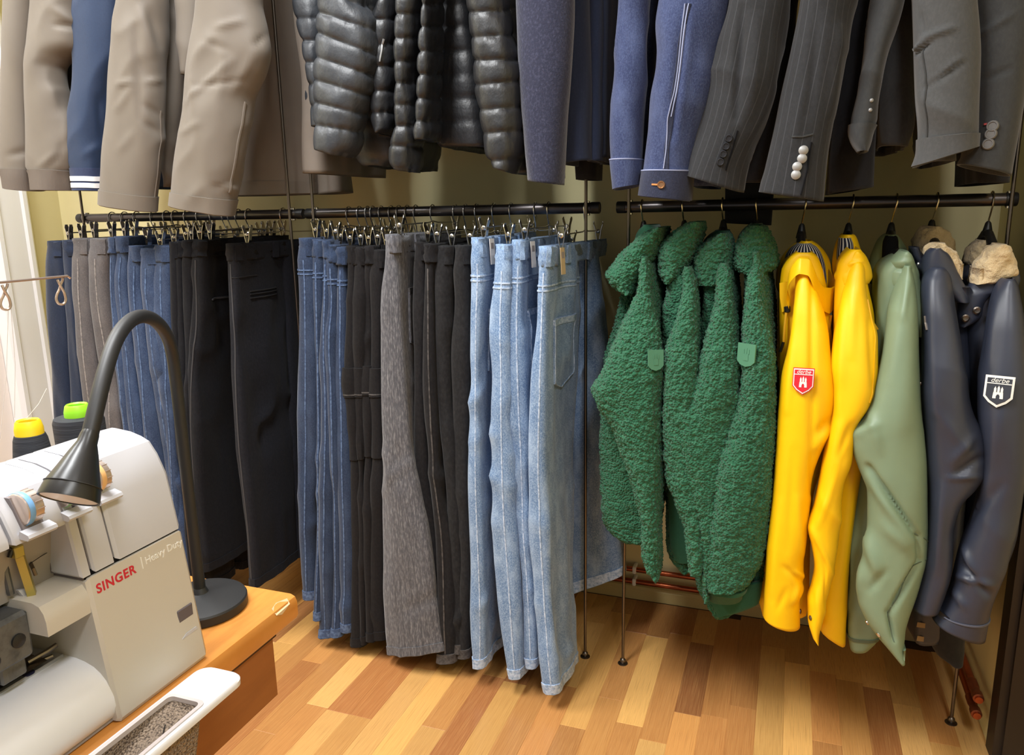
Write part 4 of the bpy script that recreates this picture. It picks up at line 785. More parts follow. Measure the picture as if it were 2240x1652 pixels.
by = Loft([(585, 2165, 2210), (600, 2142, 2222), (622, 2130, 2227), (750, 2122, 2232), (950, 2120, 2236), (1150, 2110, 2224), (1280, 2095, 2180), (1350, 2090, 2150)], 1.76, 0.03, 0.32, 2.5, 60, 90, 0.004, 0.003, seed=32); by.mesh('body', NAVR, T)
Loft([(524, 2140, 2162), (532, 2126, 2170), (548, 2112, 2176), (570, 2108, 2170), (578, 2112, 2160)], 1.94, 0.05, 0.06, 2.2, 130, 80, 0.002, 0, seed=33, extra=fuzz).mesh('back_collar', TEDDY, T)
Loft([(533, 2176, 2196), (541, 2160, 2208), (556, 2146, 2216), (575, 2132, 2222), (595, 2126, 2226), (612, 2121, 2200), (618, 2122, 2150)], 1.745, 0.04, 0.05, 2.2, 130, 80, 0.002, 0, seed=34, extra=fuzz).mesh('collar_pile', TEDDY, T)
Loft([(578, 2170, 2210), (590, 2146, 2226), (608, 2128, 2232), (630, 2116, 2226), (645, 2106, 2170), (670, 2098, 2150), (690, 2096, 2146), (705, 2098, 2130), (714, 2098, 2112)], 1.735, 0.02, 0.05, 2.2, 60, 60, 0.002, 0.001, seed=35).mesh('collar', NAVR, T)
for (x, y) in ((2112, 696), (2137, 679)): MB().lathe(onY(x, y, 1.713), (0, -1, 0), [(0, 0.0075), (0.002, 0.0075), (0.0035, 0.005), (0.003, 0.003)], 14).build('press_stud', STEEL, T)
badge(n2, T, 2188, 854, 0.0235, 0.056, NVB, (WHT, WHT))
coat_hanger(onY(2170, 436, YR)[0], 1.245-0.055, 'the navy raincoat at the right wall', tilt=-0.002)
# ------------------------------------------------------------------ jackets on the upper rails
TAUPE = mat('taupe_softshell', srgb(108, 100, 91), 0.62, spec=0.35, var=(srgb(100, 92, 84), (5, 5, 5), 0.4, 0.7, 0.5), bump=('noise', (600, 600, 600), 0.15, 0.0006), sheen=0.1)
TAUPE2 = mat('taupe_rib', srgb(102, 93, 86), 0.85, bump=('noise', (300, 300, 30), 0.4, 0.002))
TAUPED = mat('taupe_brushed_back', srgb(116, 107, 98), 0.7, var=(srgb(104, 96, 88), (6, 6, 6), 0.4, 0.7, 0.6), bump=('noise', (500, 500, 500), 0.2, 0.0008))
NAVYB = cloth('navy_softshell', (40, 55, 82), (35, 48, 74), 0.6, 0.5, 600, 0.2)
NAVYR = cloth('navy_rib', (48, 58, 88), (40, 48, 76), 0.85, 0.5, 400, 0.3)
WSTR = mat('white_stripe', srgb(238, 238, 240), 0.7)
NYLON = mat('black_quilted_nylon', srgb(28, 29, 32), 0.45, spec=0.5, bump=('noise', (50, 50, 34), 0.3, 0.006), bump2=('noise', (900, 900, 900), 0.1, 0.0005))
NYLON2 = mat('slate_quilted_nylon', srgb(46, 49, 54), 0.48, spec=0.5, bump=('noise', (50, 50, 34), 0.3, 0.006))
BLKCL = cloth('black_wool', (22, 22, 26), (32, 32, 38), 0.9, 0.5, 350, 0.3)
WOOLN = mat('navy_boiled_wool', srgb(42, 44, 62), 0.95, spec=0.1, var=(srgb(74, 76, 98), (220, 220, 160), 0.48, 0.75, 0.6), bump=('noise', (240, 240, 200), 0.6, 0.002), sheen=0.3)
WOOLD = mat('dark_navy_wool', srgb(34, 40, 58), 0.95, spec=0.1, var=(srgb(46, 52, 72), (220, 220, 160), 0.48, 0.75, 0.5), sheen=0.2)
D_JKT = denim('indigo_denim', (44, 53, 86), (84, 96, 132), amt=0.6)
D_JKTD = denim('raw_indigo_denim', (34, 38, 57), (58, 64, 88), amt=0.6)
ORTH = mat('orange_thread', srgb(200, 128, 70), 0.7); PALETH = mat('pale_thread', srgb(138, 146, 178), 0.7)
PIN = cloth('black_pinstripe', (29, 30, 33), (38, 39, 43), 0.8, 0.6, 400, 0.3, uvs=(srgb(68, 70, 75), 62, 0.09, 0.45), sheen=0.15)
GREYC = cloth('grey_brushed_cotton', (66, 67, 68), (77, 78, 79), 0.85, 0.6, 420, 0.3, sheen=0.2)
GREYD = cloth('dark_grey_cotton', (47, 48, 49), (57, 58, 58), 0.85, 0.6, 420, 0.3, sheen=0.2)
GREYK = cloth('charcoal_cotton', (52, 53, 54), (62, 63, 64), 0.85, 0.6, 420, 0.3, sheen=0.2)
SILV = mat('silver_button', srgb(150, 150, 150), 0.5, 0.3); DKB = mat('dark_button', srgb(38, 38, 42), 0.35); GRB = mat('grey_horn_button', srgb(96, 94, 92), 0.4); COPB = mat('copper_button', srgb(196, 150, 110), 0.3, 0.9)
GU = ['jackets on the left upper rail', 'jackets on the middle upper rail', 'jackets on the right upper rail']
def jacket(name, label, cat, grp, sleeve, m, body=None, bm=None, Y=1.68, df=0.05, db=0.05, seed=1, folds=(), fold=0.006, crease=0.006, extra=None, N=110, M=60, n=2.2, yb=1.77, k=1.0, bdb=0.34, extb=None, what=None, bhem=None, lean=1.0, bthick=0.03):
    lf = Loft(ext(sleeve, k, lean=lean), Y, df, db, n, M, N+40, fold, crease, seed=seed, folds=folds, extra=extra, ff=(11, 8, 3), cf=(11, 11, 10))
    T = thing(name, label, cat, lf.base(), GU[grp]); lf.mesh('sleeve', m, T)
    if body is None:
        bh = bhem or sleeve[-1][0]-15 if len(sleeve[-1]) == 3 else (bhem or sleeve[-1][1]-15); a = sleeve[0]; c = (a[1]+a[2])/2 if len(a) == 3 else (a[0]+a[2])/2
        e = sleeve[-2]; ce = (e[1]+e[2])/2 if len(e) == 3 else (e[0]+e[2])/2
        body = [(6, c-25, c+28), (bh*0.5, (c*1.2+ce*0.8)/2-22, (c*1.2+ce*0.8)/2+26), (bh, (c+ce)/2-20, (c+ce)/2+24)]
    bd = Loft(ext(body, 0.9, lean=lean), yb, 0.03, bdb, 2.6, 60, 100, fold, crease, seed=seed+7, extra=extb); bd.mesh('body', bm or m, T)
    coat_hanger((lf.G[0].mean(0)[0]+bd.G[0].mean(0)[0])/2, 2.20, what or 'the '+' '.join(label.split(',')[0].split()[:10]), zrail=ZU, hookm=CHROME)
    return lf, bd, T
# --- left bay: bombers and softshells
a = jacket('bomber_jacket', 'taupe bomber jacket with ribbed cuff, nearest the white door', 'jacket', 0, [(6, 27, 80), (100, 23, 78), (189, 19, 77), (290, 15, 75), (345, 12, 74), (372, 16, 74), (376, 21, 74), (30, 412, 74, 418)], TAUPE, seed=1, bhem=340,
           folds=[(22, 340, 60, 330, 8, -0.005), (60, 335, 72, 370, 7, 0.004)])
a[0].band('cuff', 0.948, 0.999, 0.003, TAUPE2, a[2])
a = jacket('bomber_jacket', 'taupe bomber jacket with a sharp elbow crease, second from the white door', 'jacket', 0, [(6, 80, 172), (60, 78, 172), (94, 77, 168), (125, 77, 140), (150, 76, 127), (180, 76, 130), (205, 76, 136), (268, 76, 153), (330, 76, 157), (366, 76, 156), (376, 84, 152), (417, 90, 150)], TAUPE, seed=2, bhem=350, folds=[(120, 20, 172, 55, 10, 0.008), (120, 55, 172, 58, 6, -0.008), (110, 190, 122, 235, 9, 0.005), (140, 268, 145, 350, 6, 0.005), (90, 365, 130, 330, 8, 0.005), (110, 365, 150, 300, 8, -0.004)])
a[0].band('cuff', 0.947, 0.999, 0.003, TAUPE2, a[2])
Loft(ext([(6, 150, 180), (150, 142, 174), (300, 148, 172), (352, 158, 172)]), 1.80, 0.02, 0.05, 2.4, 40, 60, 0.004, 0.003, seed=3).mesh('far_sleeve', TAUPE, a[2])
a = jacket('bomber_jacket', 'navy bomber jacket with two white stripes on the cuff', 'jacket', 0, [(6, 175, 263), (94, 173, 258), (189, 171, 247), (250, 170, 238), (315, 169, 230), (352, 168, 231), (368, 173, 230), (418, 176, 228)], NAVYB, seed=4, Y=1.71, bhem=410, folds=[(215, 215, 225, 300, 8, -0.007), (230, 230, 245, 120, 10, -0.004), (185, 340, 215, 318, 8, 0.004)])
a[0].band('cuff', 0.942, 0.999, 0.002, NAVYR, a[2]); a[0].band('cuff_stripe', 0.963, 0.975, 0.0035, WSTR, a[2]); a[0].band('cuff_stripe', 0.980, 0.992, 0.0035, WSTR, a[2])
a = jacket('softshell_jacket', 'taupe softshell jacket with straight cuff, right of the navy bomber', 'jacket', 0, [(6, 267, 346), (40, 263, 346), (94, 258, 349), (160, 251, 352), (220, 245, 354), (300, 238, 351), (362, 232, 346), (228, 420, 336, 438), (227, 448, 334, 465)], TAUPE, seed=6, Y=1.64,
           body=[(6, 340, 412), (90, 342, 410), (200, 350, 396), (300, 356, 386), (409, 360, 380)], folds=[(310, 20, 330, 120, 9, 0.010), (322, 20, 345, 100, 8, -0.008), (310, 130, 330, 190, 10, -0.007), (260, 185, 290, 178, 7, 0.006), (300, 60, 308, 260, 8, -0.006), (320, 180, 350, 175, 7, 0.006), (320, 230, 348, 255, 8, -0.006), (320, 270, 345, 292, 7, -0.006), (255, 240, 290, 190, 8, 0.004), (260, 330, 290, 290, 9, 0.003)], yb=1.74)
a[0].band('cuff', 0.962, 0.998, 0.003, TAUPE, a[2]); a[0].strip('sleeve_seam', [(351, 240), (347, 350), (337, 435)], 0.004, 0.002, TAUPED, a[2])
a = jacket('softshell_jacket', 'taupe softshell jacket with wide bent sleeve in front of its dark back', 'jacket', 0, [(6, 442, 560), (63, 432, 573), (110, 424, 581), (148, 418, 572), (189, 412, 552), (220, 407, 537), (315, 392, 519), (378, 424, 501, 440), (376, 450, 497, 472)], TAUPE, seed=8, Y=1.62, db=0.06,
           body=[(6, 520, 658), (60, 520, 662), (157, 515, 677), (315, 508, 687), (400, 504, 690), (503, 430, 690, 424)], bm=TAUPED, yb=1.972, bdb=0.10, folds=[(480, 60, 530, 45, 8, 0.005), (430, 190, 530, 175, 6, -0.004), (405, 225, 510, 130, 7, 0.005), (510, 200, 560, 110, 10, 0.005), (575, 80, 560, 100, 7, -0.008), (480, 400, 520, 420, 9, 0.005), (395, 290, 440, 270, 8, 0.004), (450, 90, 500, 110, 8, -0.003), (470, 410, 498, 398, 7, -0.005)], what='the taupe softshell with the wide sleeve')
a[0].band('cuff', 0.963, 0.998, 0.003, TAUPE, a[2]); a[0].strip('sleeve_seam', [(535, 222), (519, 315), (503, 425)], 0.005, 0.003, TAUPED, a[2]); a[1].band('hem', 0.965, 0.998, 0.003, TAUPE, a[2])
Loft(ext([(6, 395, 445), (80, 395, 440), (130, 402, 430), (165, 408, 420)]), 1.68, 0.02, 0.05, 2.4, 40, 60, 0.006, 0.005, seed=9).mesh('front_fold', TAUPE, a[2])
jacket('softshell_jacket', 'dark grey softshell jacket, only its hem showing beside the quilted jackets', 'jacket', 0, [(6, 655, 700), (150, 672, 710), (300, 684, 735), (690, 426, 749, 420)], TAUPED, seed=11, Y=1.985, db=0.1, df=0.02, bhem=380)
# --- middle bay: quilted jackets
def quilt(seams_l, seams_r, xl, xr, amp=0.007):
    sl = np.array(seams_l, float); sr = np.array(seams_r, float)
    st = sl[-1]-sl[-2]
    pre = [sl[0]-st*i for i in range(12, 0, -1)]; pre2 = [sr[0]-st*i for i in range(12, 0, -1)]
    sl = np.concatenate([pre, sl, [sl[-1]+st*1.2, sl[-1]+st*2.6]]); sr = np.concatenate([pre2, sr, [sr[-1]+st*1.2, sr[-1]+st*2.6]])
    def fn(s, pp):
        a = np.clip((pp[..., 0]-xl)/(xr-xl), -0.3, 1.3); y = pp[..., 1]; out = np.zeros(y.shape); 
        for i in range(len(sl)-1):
            y0 = sl[i]+(sr[i]-sl[i])*a; y1 = sl[i+1]+(sr[i+1]-sl[i+1])*a; f = (y-y0)/(y1-y0); inn = (f >= 0) & (f < 1)
            f = np.clip(f, 0, 1); bul = np.clip(1-np.abs(2*f-1)**3.2, 0, 1)**0.7
            puck = vnoise(s.G*np.array([85, 85, 18.0]), 4)*(1-bul*0.8)*0.7+vnoise(s.G*np.array([30, 30, 24.0]), 8)*0.35
            out = np.where(inn, amp*(bul-0.6+puck), out)
        return out
    return fn
def puffer(label, sleeve, sl, sr, xl, xr, seed, m=None, Y=1.68, amp=0.0065, bhem=None, df=0.05, db=0.05, body=None, what=None, k=1.0):
    ex = quilt(sl, sr, xl, xr, amp)
    return jacket('quilted_jacket', label, 'jacket', 1, sleeve, m or NYLON, Y=Y, df=df, db=db, seed=seed, fold=0.003, crease=0.0015, extra=ex, extb=ex, N=170, M=64, body=body, bhem=bhem, what=what, n=2.4, k=k)
puffer('black quilted jacket, leftmost, squeezed beside the dark grey softshell', [(6, 652, 712), (40, 658, 714), (100, 674, 716), (200, 690, 720), (280, 700, 730)], [40, 88, 136, 184, 232], [40, 88, 136, 184, 232], 650, 715, 1, NYLON2, Y=1.73, bhem=250)
puffer('black quilted jacket with wide slanted quilting on the sleeve', [(6, 709, 797), (50, 703, 818), (102, 700, 820), (170, 697, 812), (237, 697, 798), (281, 699, 786), (315, 703, 781), (704, 328, 766, 346)], [27, 73, 127, 178, 227, 275], [66, 118, 166, 212, 255, 292], 700, 815, 2, NYLON2, Y=1.65, df=0.055,
       body=[(6, 790, 830), (150, 800, 850), (290, 780, 868), (345, 782, 860), (362, 800, 845)], amp=0.0075)
a = puffer('black quilted jacket with a silver zip puller at the front', [(6, 838, 872), (50, 822, 872), (97, 818, 870), (198, 819, 870), (246, 818, 868), (285, 830, 862), (294, 838, 850)], [42, 97, 144, 198, 246], [42, 97, 144, 198, 246], 815, 870, 3, Y=1.70, bhem=300)
a[0].strip('zip_puller', [(837, 84), (834, 108), (832, 134)], 0.004, 0.006, SILV, a[2])
puffer('black quilted jacket with a narrow sleeve reaching lowest of the left ones', [(6, 878, 922), (83, 877, 918), (170, 876, 911), (229, 877, 913), (290, 873, 916), (330, 863, 915), (355, 864, 914), (871, 372, 910, 378)], [30, 83, 134, 181, 229, 276, 319], [30, 83, 134, 181, 229, 276, 322], 870, 918, 4, Y=1.665, bhem=280)
puffer('black quilted jacket with narrow crinkled edge and broad front', [(6, 939, 958), (107, 931, 956), (215, 926, 954), (264, 922, 953), (288, 918, 953), (308, 926, 946)], [58, 112, 163, 215, 264], [58, 112, 163, 215, 264], 918, 956, 5, Y=1.67,
       body=[(6, 955, 1030), (107, 957, 1040), (224, 954, 1052), (290, 954, 1062), (322, 963, 1064)])
puffer('black quilted jacket with broad sleeve, hanging beside the navy wool coats', [(6, 1026, 1114), (85, 1036, 1124), (136, 1041, 1136), (186, 1044, 1139), (251, 1058, 1140), (300, 1065, 1141), (339, 1071, 1138), (1088, 366, 1126, 380)], [26, 81, 132, 186, 241, 293], [20, 75, 129, 176, 234, 285], 1035, 1138, 6, Y=1.64,
       body=[(6, 1090, 1150), (150, 1110, 1160), (300, 1120, 1162), (380, 1125, 1162)], df=0.055)
# wool coats
jacket('wool_coat', 'navy boiled wool coat sleeve, hanging beside the quilted jackets', 'coat', 1, [(6, 1137, 1251), (100, 1139, 1247), (203, 1142, 1241), (300, 1150, 1235), (1159, 396, 1228, 405)], WOOLN, seed=31, Y=1.66, fold=0.004, crease=0.001, bhem=350, what='the navy boiled wool coat')
jacket('wool_coat', 'dark navy wool coat, second of the wool coats', 'coat', 1, [(6, 1243, 1290), (150, 1238, 1294), (300, 1233, 1298), (1231, 360, 1300, 351)], WOOLD, seed=33, Y=1.74, db=0.16, fold=0.004, crease=0.001, bhem=340)
a = jacket('wool_coat', 'dark navy wool coat behind the steel rod, rightmost of the wool coats', 'coat', 1, [(6, 1290, 1328), (150, 1292, 1329), (300, 1294, 1328), (354, 1292, 1326)], WOOLD, seed=35, Y=1.78, db=0.16, fold=0.004, crease=0.001, bhem=345)
Loft(ext([(200, 1262, 1308), (350, 1258, 1309), (393, 1260, 1307)]), 1.86, 0.02, 0.1, 2.6, 30, 60, 0.002, 0.001, seed=36).mesh('far_sleeve', BLKCL, a[2])
# --- right bay
a = jacket('denim_jacket', 'indigo denim jacket with plain cuff, leftmost on the right upper rail', 'jacket', 2, [(6, 1356, 1422), (90, 1349, 1421), (168, 1342, 1420), (273, 1336, 1413), (344, 1338, 1409), (1342, 417, 1405, 405)], D_JKT, seed=41, Y=1.68, fold=0.005, bhem=390, body=[(6, 1400, 1450), (200, 1395, 1432), (380, 1390, 1415)], bm=D_JKTD)
a[0].band('cuff', 0.928, 0.998, 0.003, D_JKT, a[2]); a[0].band('cuff_stitching', 0.926, 0.929, 0.0036, PALETH, a[2])
a = jacket('denim_jacket', 'indigo denim jacket with stitched seam and copper cuff button', 'jacket', 2, [(6, 1446, 1590), (84, 1438, 1574), (168, 1432, 1560), (210, 1429, 1551), (300, 1421, 1532), (336, 1417, 1526), (378, 1412, 1519), (1404, 430, 1512, 441)], D_JKT, seed=43, Y=1.65, db=0.06, fold=0.004, body=[(6, 1540, 1600), (200, 1530, 1590), (380, 1508, 1562), (407, 1508, 1558)], folds=[(1500, 20, 1468, 300, 7, -0.006), (1515, 20, 1480, 320, 9, 0.004)])
a[0].strip('sleeve_seam', [(1505, 10), (1490, 100), (1475, 200), (1464, 262), (1460, 330), (1456, 372)], 0.010, 0.003, D_JKTD, a[2]); a[0].strip('seam_stitching', [(1502, 10), (1487, 100), (1472, 200), (1461, 262), (1456, 330), (1452, 372)], 0.0025, 0.004, PALETH, a[2]); a[0].strip('seam_stitching', [(1509, 10), (1494, 100), (1479, 200), (1468, 255)], 0.0025, 0.004, PALETH, a[2])
a[0].band('cuff', 0.93, 0.998, 0.004, D_JKTD, a[2]); a[0].band('cuff_stitching', 0.928, 0.931, 0.0046, PALETH, a[2]); a[0].button('cuff_button', 1446, 404, 0.0085, COPB, a[2], 0.007); a[0].strip('buttonhole', [(1428, 406), (1434, 405), (1440, 404)], 0.004, 0.006, ORTH, a[2], n=8)
a = jacket('blazer', 'black pinstripe blazer with dark cuff buttons', 'jacket', 2, [(6, 1592, 1724), (105, 1569, 1708), (185, 1556, 1693), (252, 1543, 1668), (310, 1528, 1644), (370, 1508, 1622), (1501, 384, 1612, 420)], PIN, seed=45, Y=1.64, db=0.06, fold=0.005, folds=[(1625, 20, 1610, 260, 9, -0.012), (1690, 190, 1640, 300, 9, 0.006), (1660, 40, 1640, 250, 12, 0.006)], body=[(6, 1640, 1745), (150, 1620, 1735), (300, 1600, 1715), (400, 1590, 1700)], bm=BLKCL, yb=1.78)
for (x, y) in ((1594, 300), (1586, 320), (1580, 338), (1574, 356)): a[0].button('cuff_button', x, y, 0.0075, DKB, a[2], 0.005)
a[0].strip('cuff_vent', [(1612, 285), (1600, 330), (1588, 372)], 0.003, 0.002, INNER, a[2])
c = Loft(ext([(250, 1588, 1698), (400, 1588, 1696), (1587, 488, 1690, 493)]), 1.99, 0.03, 0.1, 2.6, 40, 70, 0.003, 0.002, seed=47); T = thing('coat', 'long black coat whose hem hangs behind the rail', 'coat', c.base(), GU[2]); c.mesh('body', BLKCL, T); MB().lathe(onY(1640, 378, 1.955), (0, -1, 0), [(0, 0.009), (0.004, 0.009), (0.006, 0.006), (0.004, 0.003)], 14).build('button', DKB, T)
coat_hanger(c.G[0].mean(0)[0], 2.20, 'the long black coat', zrail=ZU, hookm=CHROME)
a = jacket('blazer', 'dark pinstripe blazer with four silver cuff buttons', 'jacket', 2, [(6, 1751, 1869), (126, 1729, 1852), (200, 1713, 1838), (273, 1699, 1824), (350, 1682, 1812), (1666, 421, 1804, 441)], PIN, seed=49, Y=1.63, db=0.06, fold=0.005, folds=[(1790, 20, 1770, 250, 9, -0.005), (1840, 60, 1820, 250, 10, 0.006), (1755, 200, 1735, 320, 10, 0.004)], body=[(6, 1840, 1915), (200, 1826, 1910), (330, 1818, 1906), (1812, 425, 1904, 410)], bm=BLKCL, yb=1.76)
for (x, y) in ((1757, 331), (1751, 349), (1744, 367), (1738, 385)): a[0].button('cuff_button', x, y, 0.0088, SILV, a[2], 0.006, False)
a[0].strip('cuff_vent', [(1775, 312), (1765, 370), (1748, 425)], 0.003, 0.003, INNER, a[2]); a[0].strip('cuff_seam', [(1735, 302), (1755, 297), (1778, 294)], 0.003, 0.002, GREYD, a[2])
a = jacket('blazer', 'charcoal blazer with turned-up narrow cuff', 'jacket', 2, [(6, 1907, 1978), (126, 1888, 1940), (190, 1874, 1928), (235, 1863, 1922), (263, 1857, 1920), (290, 1855, 1908), (315, 1862, 1902), (334, 1876, 1894)], GREYD, seed=51, Y=1.66, fold=0.004, body=[(6, 1935, 2010), (150, 1925, 2000), (270, 1920, 1998), (320, 1925, 1985)], bm=GREYK, yb=1.74)
a[0].band('cuff', 0.922, 0.998, 0.004, GREYD, a[2])
for (x, y) in ((1908, 218), (1904, 240)): a[0].button('cuff_button', x, y, 0.0035, SILV, a[2], 0.003, False)
a = jacket('jacket', 'mid grey cotton jacket with broad creased sleeve', 'jacket', 2, [(6, 1985, 2132), (80, 1988, 2138), (126, 1990, 2140), (200, 1994, 2140), (273, 1996, 2140), (1995, 368, 2138, 322)], GREYC, seed=53, Y=1.63, db=0.07, fold=0.004, crease=0.006, folds=[(1985, 118, 2030, 85, 6, 0.009), (2012, 85, 2085, 60, 6, 0.008), (1990, 122, 2035, 92, 5, -0.008), (2030, 190, 2100, 138, 6, -0.009), (2035, 185, 2100, 128, 6, 0.007), (2010, 30, 2020, 80, 8, -0.006)], what='the mid grey cotton jacket')
a[0].band('hem', 0.942, 0.998, 0.003, GREYC, a[2]); a[0].strip('sleeve_seam', [(2022, 110), (2027, 160), (2028, 250), (2026, 335)], 0.003, 0.002, GREYD, a[2])
a = jacket('blazer', 'dark grey blazer with three horn cuff buttons, rightmost', 'jacket', 2, [(6, 2130, 2262), (150, 2130, 2250), (250, 2128, 2236), (330, 2110, 2222), (2095, 360, 2212, 386)], GREYD, seed=55, Y=1.66, fold=0.004, crease=0.005, body=[(6, 2150, 2222), (200, 2145, 2220), (340, 2138, 2212), (400, 2136, 2206)], bm=BLKCL, yb=1.78, folds=[(2145, 75, 2215, 30, 7, 0.006), (2150, 175, 2210, 150, 7, -0.005)])
for (x, y) in ((2173, 274), (2166, 295), (2160, 314)): a[0].button('cuff_button', x, y, 0.010, GRB, a[2], 0.005)
a[0].strip('buttonhole', [(2152, 271), (2157, 272), (2163, 273)], 0.004, 0.003, mat('red_thread', srgb(170, 70, 70), 0.8), a[2], n=6)
# ------------------------------------------------------------------ work table with the overlock machine
OAK = mat('varnished_oak', srgb(204, 136, 62), 0.35, spec=0.5, coat=0.25, var=(srgb(170, 104, 42), (70, 8, 8), 0.45, 0.75, 0.6), var2=(srgb(226, 166, 92), (18, 4, 4), 0.5, 0.8, 0.4), bump=('noise', (160, 12, 12), 0.06, 0.001))
OAKD = mat('brown_cabinet_veneer', srgb(150, 92, 46), 0.45, var=(srgb(128, 76, 38), (8, 8, 60), 0.45, 0.75, 0.5))
CHIP = mat('raw_chipped_wood', srgb(214, 186, 146), 0.9)
TZ = 0.72; TX = -0.640; TY = 0.838
t = thing('work_table', 'worn orange-brown wooden work table with a chipped corner under the sewing machine', 'table', (-0.95, 0.3, 0), None)
b = MB(); b.prism([(-1.30, TZ), (TX-0.010, TZ), (TX-0.003, TZ-0.003), (TX, TZ-0.010), (TX, TZ-0.030), (TX-0.003, TZ-0.036), (TX-0.010, TZ-0.038), (-1.30, TZ-0.038)], -0.50, TY); b.build('table_top', OAK, t, sharp=40)
MB().box(-1.27, -0.6505, -0.42, 0.797, 0.582, TZ-0.038, 0.006).build('drawer_box', OAKD, t, sharp=20)
MB().box(-1.27, -0.6485, -0.42, 0.798, TZ-0.0445, TZ-0.0395, 0.001).build('shadow_gap_strip', mat('gap_shade_brown', srgb(70, 42, 22), 0.6), t, sharp=20)  # shade of the gap under the top, painted as a dark strip
for lx in (-1.2, -0.86):
    for ly in (-0.35, 0.66): MB().tube([(lx, ly, 0.0), (lx, ly, 0.3), (lx, ly, 0.585)], [0.016, 0.02, 0.026], 12).build('leg', OAK, t)
v = onZ(632, 1328, TZ-0.004)
MB().add([(TX-0.006, TY-0.014, TZ+0.0006), (TX-0.0002, TY-0.016, TZ-0.006), (TX+0.0006, TY-0.036, TZ-0.012), (TX+0.0006, TY-0.048, TZ-0.007), (TX-0.008, TY-0.046, TZ+0.0006), (TX-0.013, TY-0.030, TZ+0.0006)], [(0, 1, 2, 3, 4, 5)]).build('chipped_edge', CHIP, t, smooth=False)

# --- the overlock machine; its front faces right, its width runs away from the camera
MW = mat('ivory_machine_plastic', srgb(196, 190, 180), 0.38, spec=0.5, bump=('noise', (900, 900, 900), 0.08, 0.0004))
MT = mat('white_machine_plastic', srgb(190, 190, 196), 0.3, spec=0.5, coat=0.2)
MGR = mat('grey_machine_plastic', srgb(150, 144, 140), 0.5)
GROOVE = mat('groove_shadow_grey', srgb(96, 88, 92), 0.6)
CAST = mat('cast_grey_metal', srgb(104, 106, 108), 0.45, 0.6, var=(srgb(60, 62, 64), (60, 60, 60), 0.45, 0.7, 0.7))
SATIN = mat('satin_plate_metal', srgb(190, 194, 200), 0.35, 0.8)
DIALM = mat('dial_metal', srgb(206, 190, 180), 0.28, 0.7)
YN = 0.40; YE = 0.670; YB = 0.535   # near end, far end, left edge of the main block
T = thing('overlock_machine', 'white overlock sewing machine with tension dials and red SINGER lettering', 'sewing machine', (-0.75, 0.52, TZ), None)
low = [(-0.6500, TZ+0.006), (-0.6525, TZ+0.001), (-0.845, TZ+0.001), (-0.845, 0.886), (-0.6685, 0.886)]
def bev(poly, y0, y1, e=0.006):
    c = np.mean(np.array(poly), 0); m = MB(); n = len(poly); P = np.array(poly); P2 = c+(P-c)*0.965
    V = [(p[0], y0+e, p[1]) for p in P]+[(p[0], y1-e, p[1]) for p in P]+[(p[0], y0, p[1]) for p in P2]+[(p[0], y1, p[1]) for p in P2]
    f = [(i, (i+1) % n, n+(i+1) % n, n+i) for i in range(n)]+[(i, 2*n+i, 2*n+(i+1) % n, (i+1) % n) for i in range(n)]+[(n+i, n+(i+1) % n, 3*n+(i+1) % n, 3*n+i) for i in range(n)]+[tuple(range(2*n, 3*n)), tuple(range(3*n, 4*n))[::-1]]
    return m.add(V, f)
bev(low, YB, YE, 0.004).build('front_cover', MW, T, sharp=30)
MB().prism([(-0.672, 0.884), (-0.84, 0.884), (-0.84, 0.892), (-0.673, 0.892)], YB+0.002, YE-0.003).build('cover_gap', INNER, T)
up = [(-0.6695, 0.8885), (-0.6800, 0.957), (-0.6900, 0.980), (-0.7000, 0.9945), (-0.712, 1.000), (-0.728, 1.0045), (-0.753, 1.007), (-0.775, 1.001), (-0.80, 0.985), (-0.82, 0.958), (-0.835, 0.92), (-0.845, 0.8885)]
bev(up, 0.576, YE, 0.004).build('upper_housing', MT, T, sharp=25)
def seg(y0, y1, nm, dz=0.0, floor_z=0.8885, dx=0.0):
    poly = [(x+dx, z+dz) for x, z in up if z > floor_z-0.001]
    if floor_z > 0.89: poly = [(-0.6805+dx+ (0.957-floor_z)*0.15, floor_z)]+[p for p in poly]+[(-0.835, floor_z)]
    return bev(poly, y0, y1, 0.002).build(nm, MT, T, sharp=25)
seg(0.5465, 0.574, 'upper_housing'); seg(YB-0.004, 0.5440, 'upper_housing')
for a, c in ((0.4715, 0.5285), (0.4015, 0.4685), (0.3315, 0.3985), (0.26, 0.3285)): seg(a, c, 'tension_housing', 0.0, 0.950, 0.004)
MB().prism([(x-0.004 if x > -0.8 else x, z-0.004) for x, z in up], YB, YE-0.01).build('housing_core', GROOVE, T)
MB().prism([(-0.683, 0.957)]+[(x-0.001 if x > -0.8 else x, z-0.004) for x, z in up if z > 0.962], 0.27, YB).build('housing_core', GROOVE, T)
MB().prism([(-0.715, 0.88), (-0.7, 0.95), (-0.83, 0.95), (-0.83, 0.88)], 0.27, YB).build('recess_upper_wall', MGR, T)
MB().prism([(-0.795, TZ+0.02), (-0.795, 0.90), (-0.84, 0.90), (-0.84, TZ+0.02)], 0.27, YB).build('recess_wall', mat('tan_recess_plastic', srgb(150, 138, 120), 0.5), T)
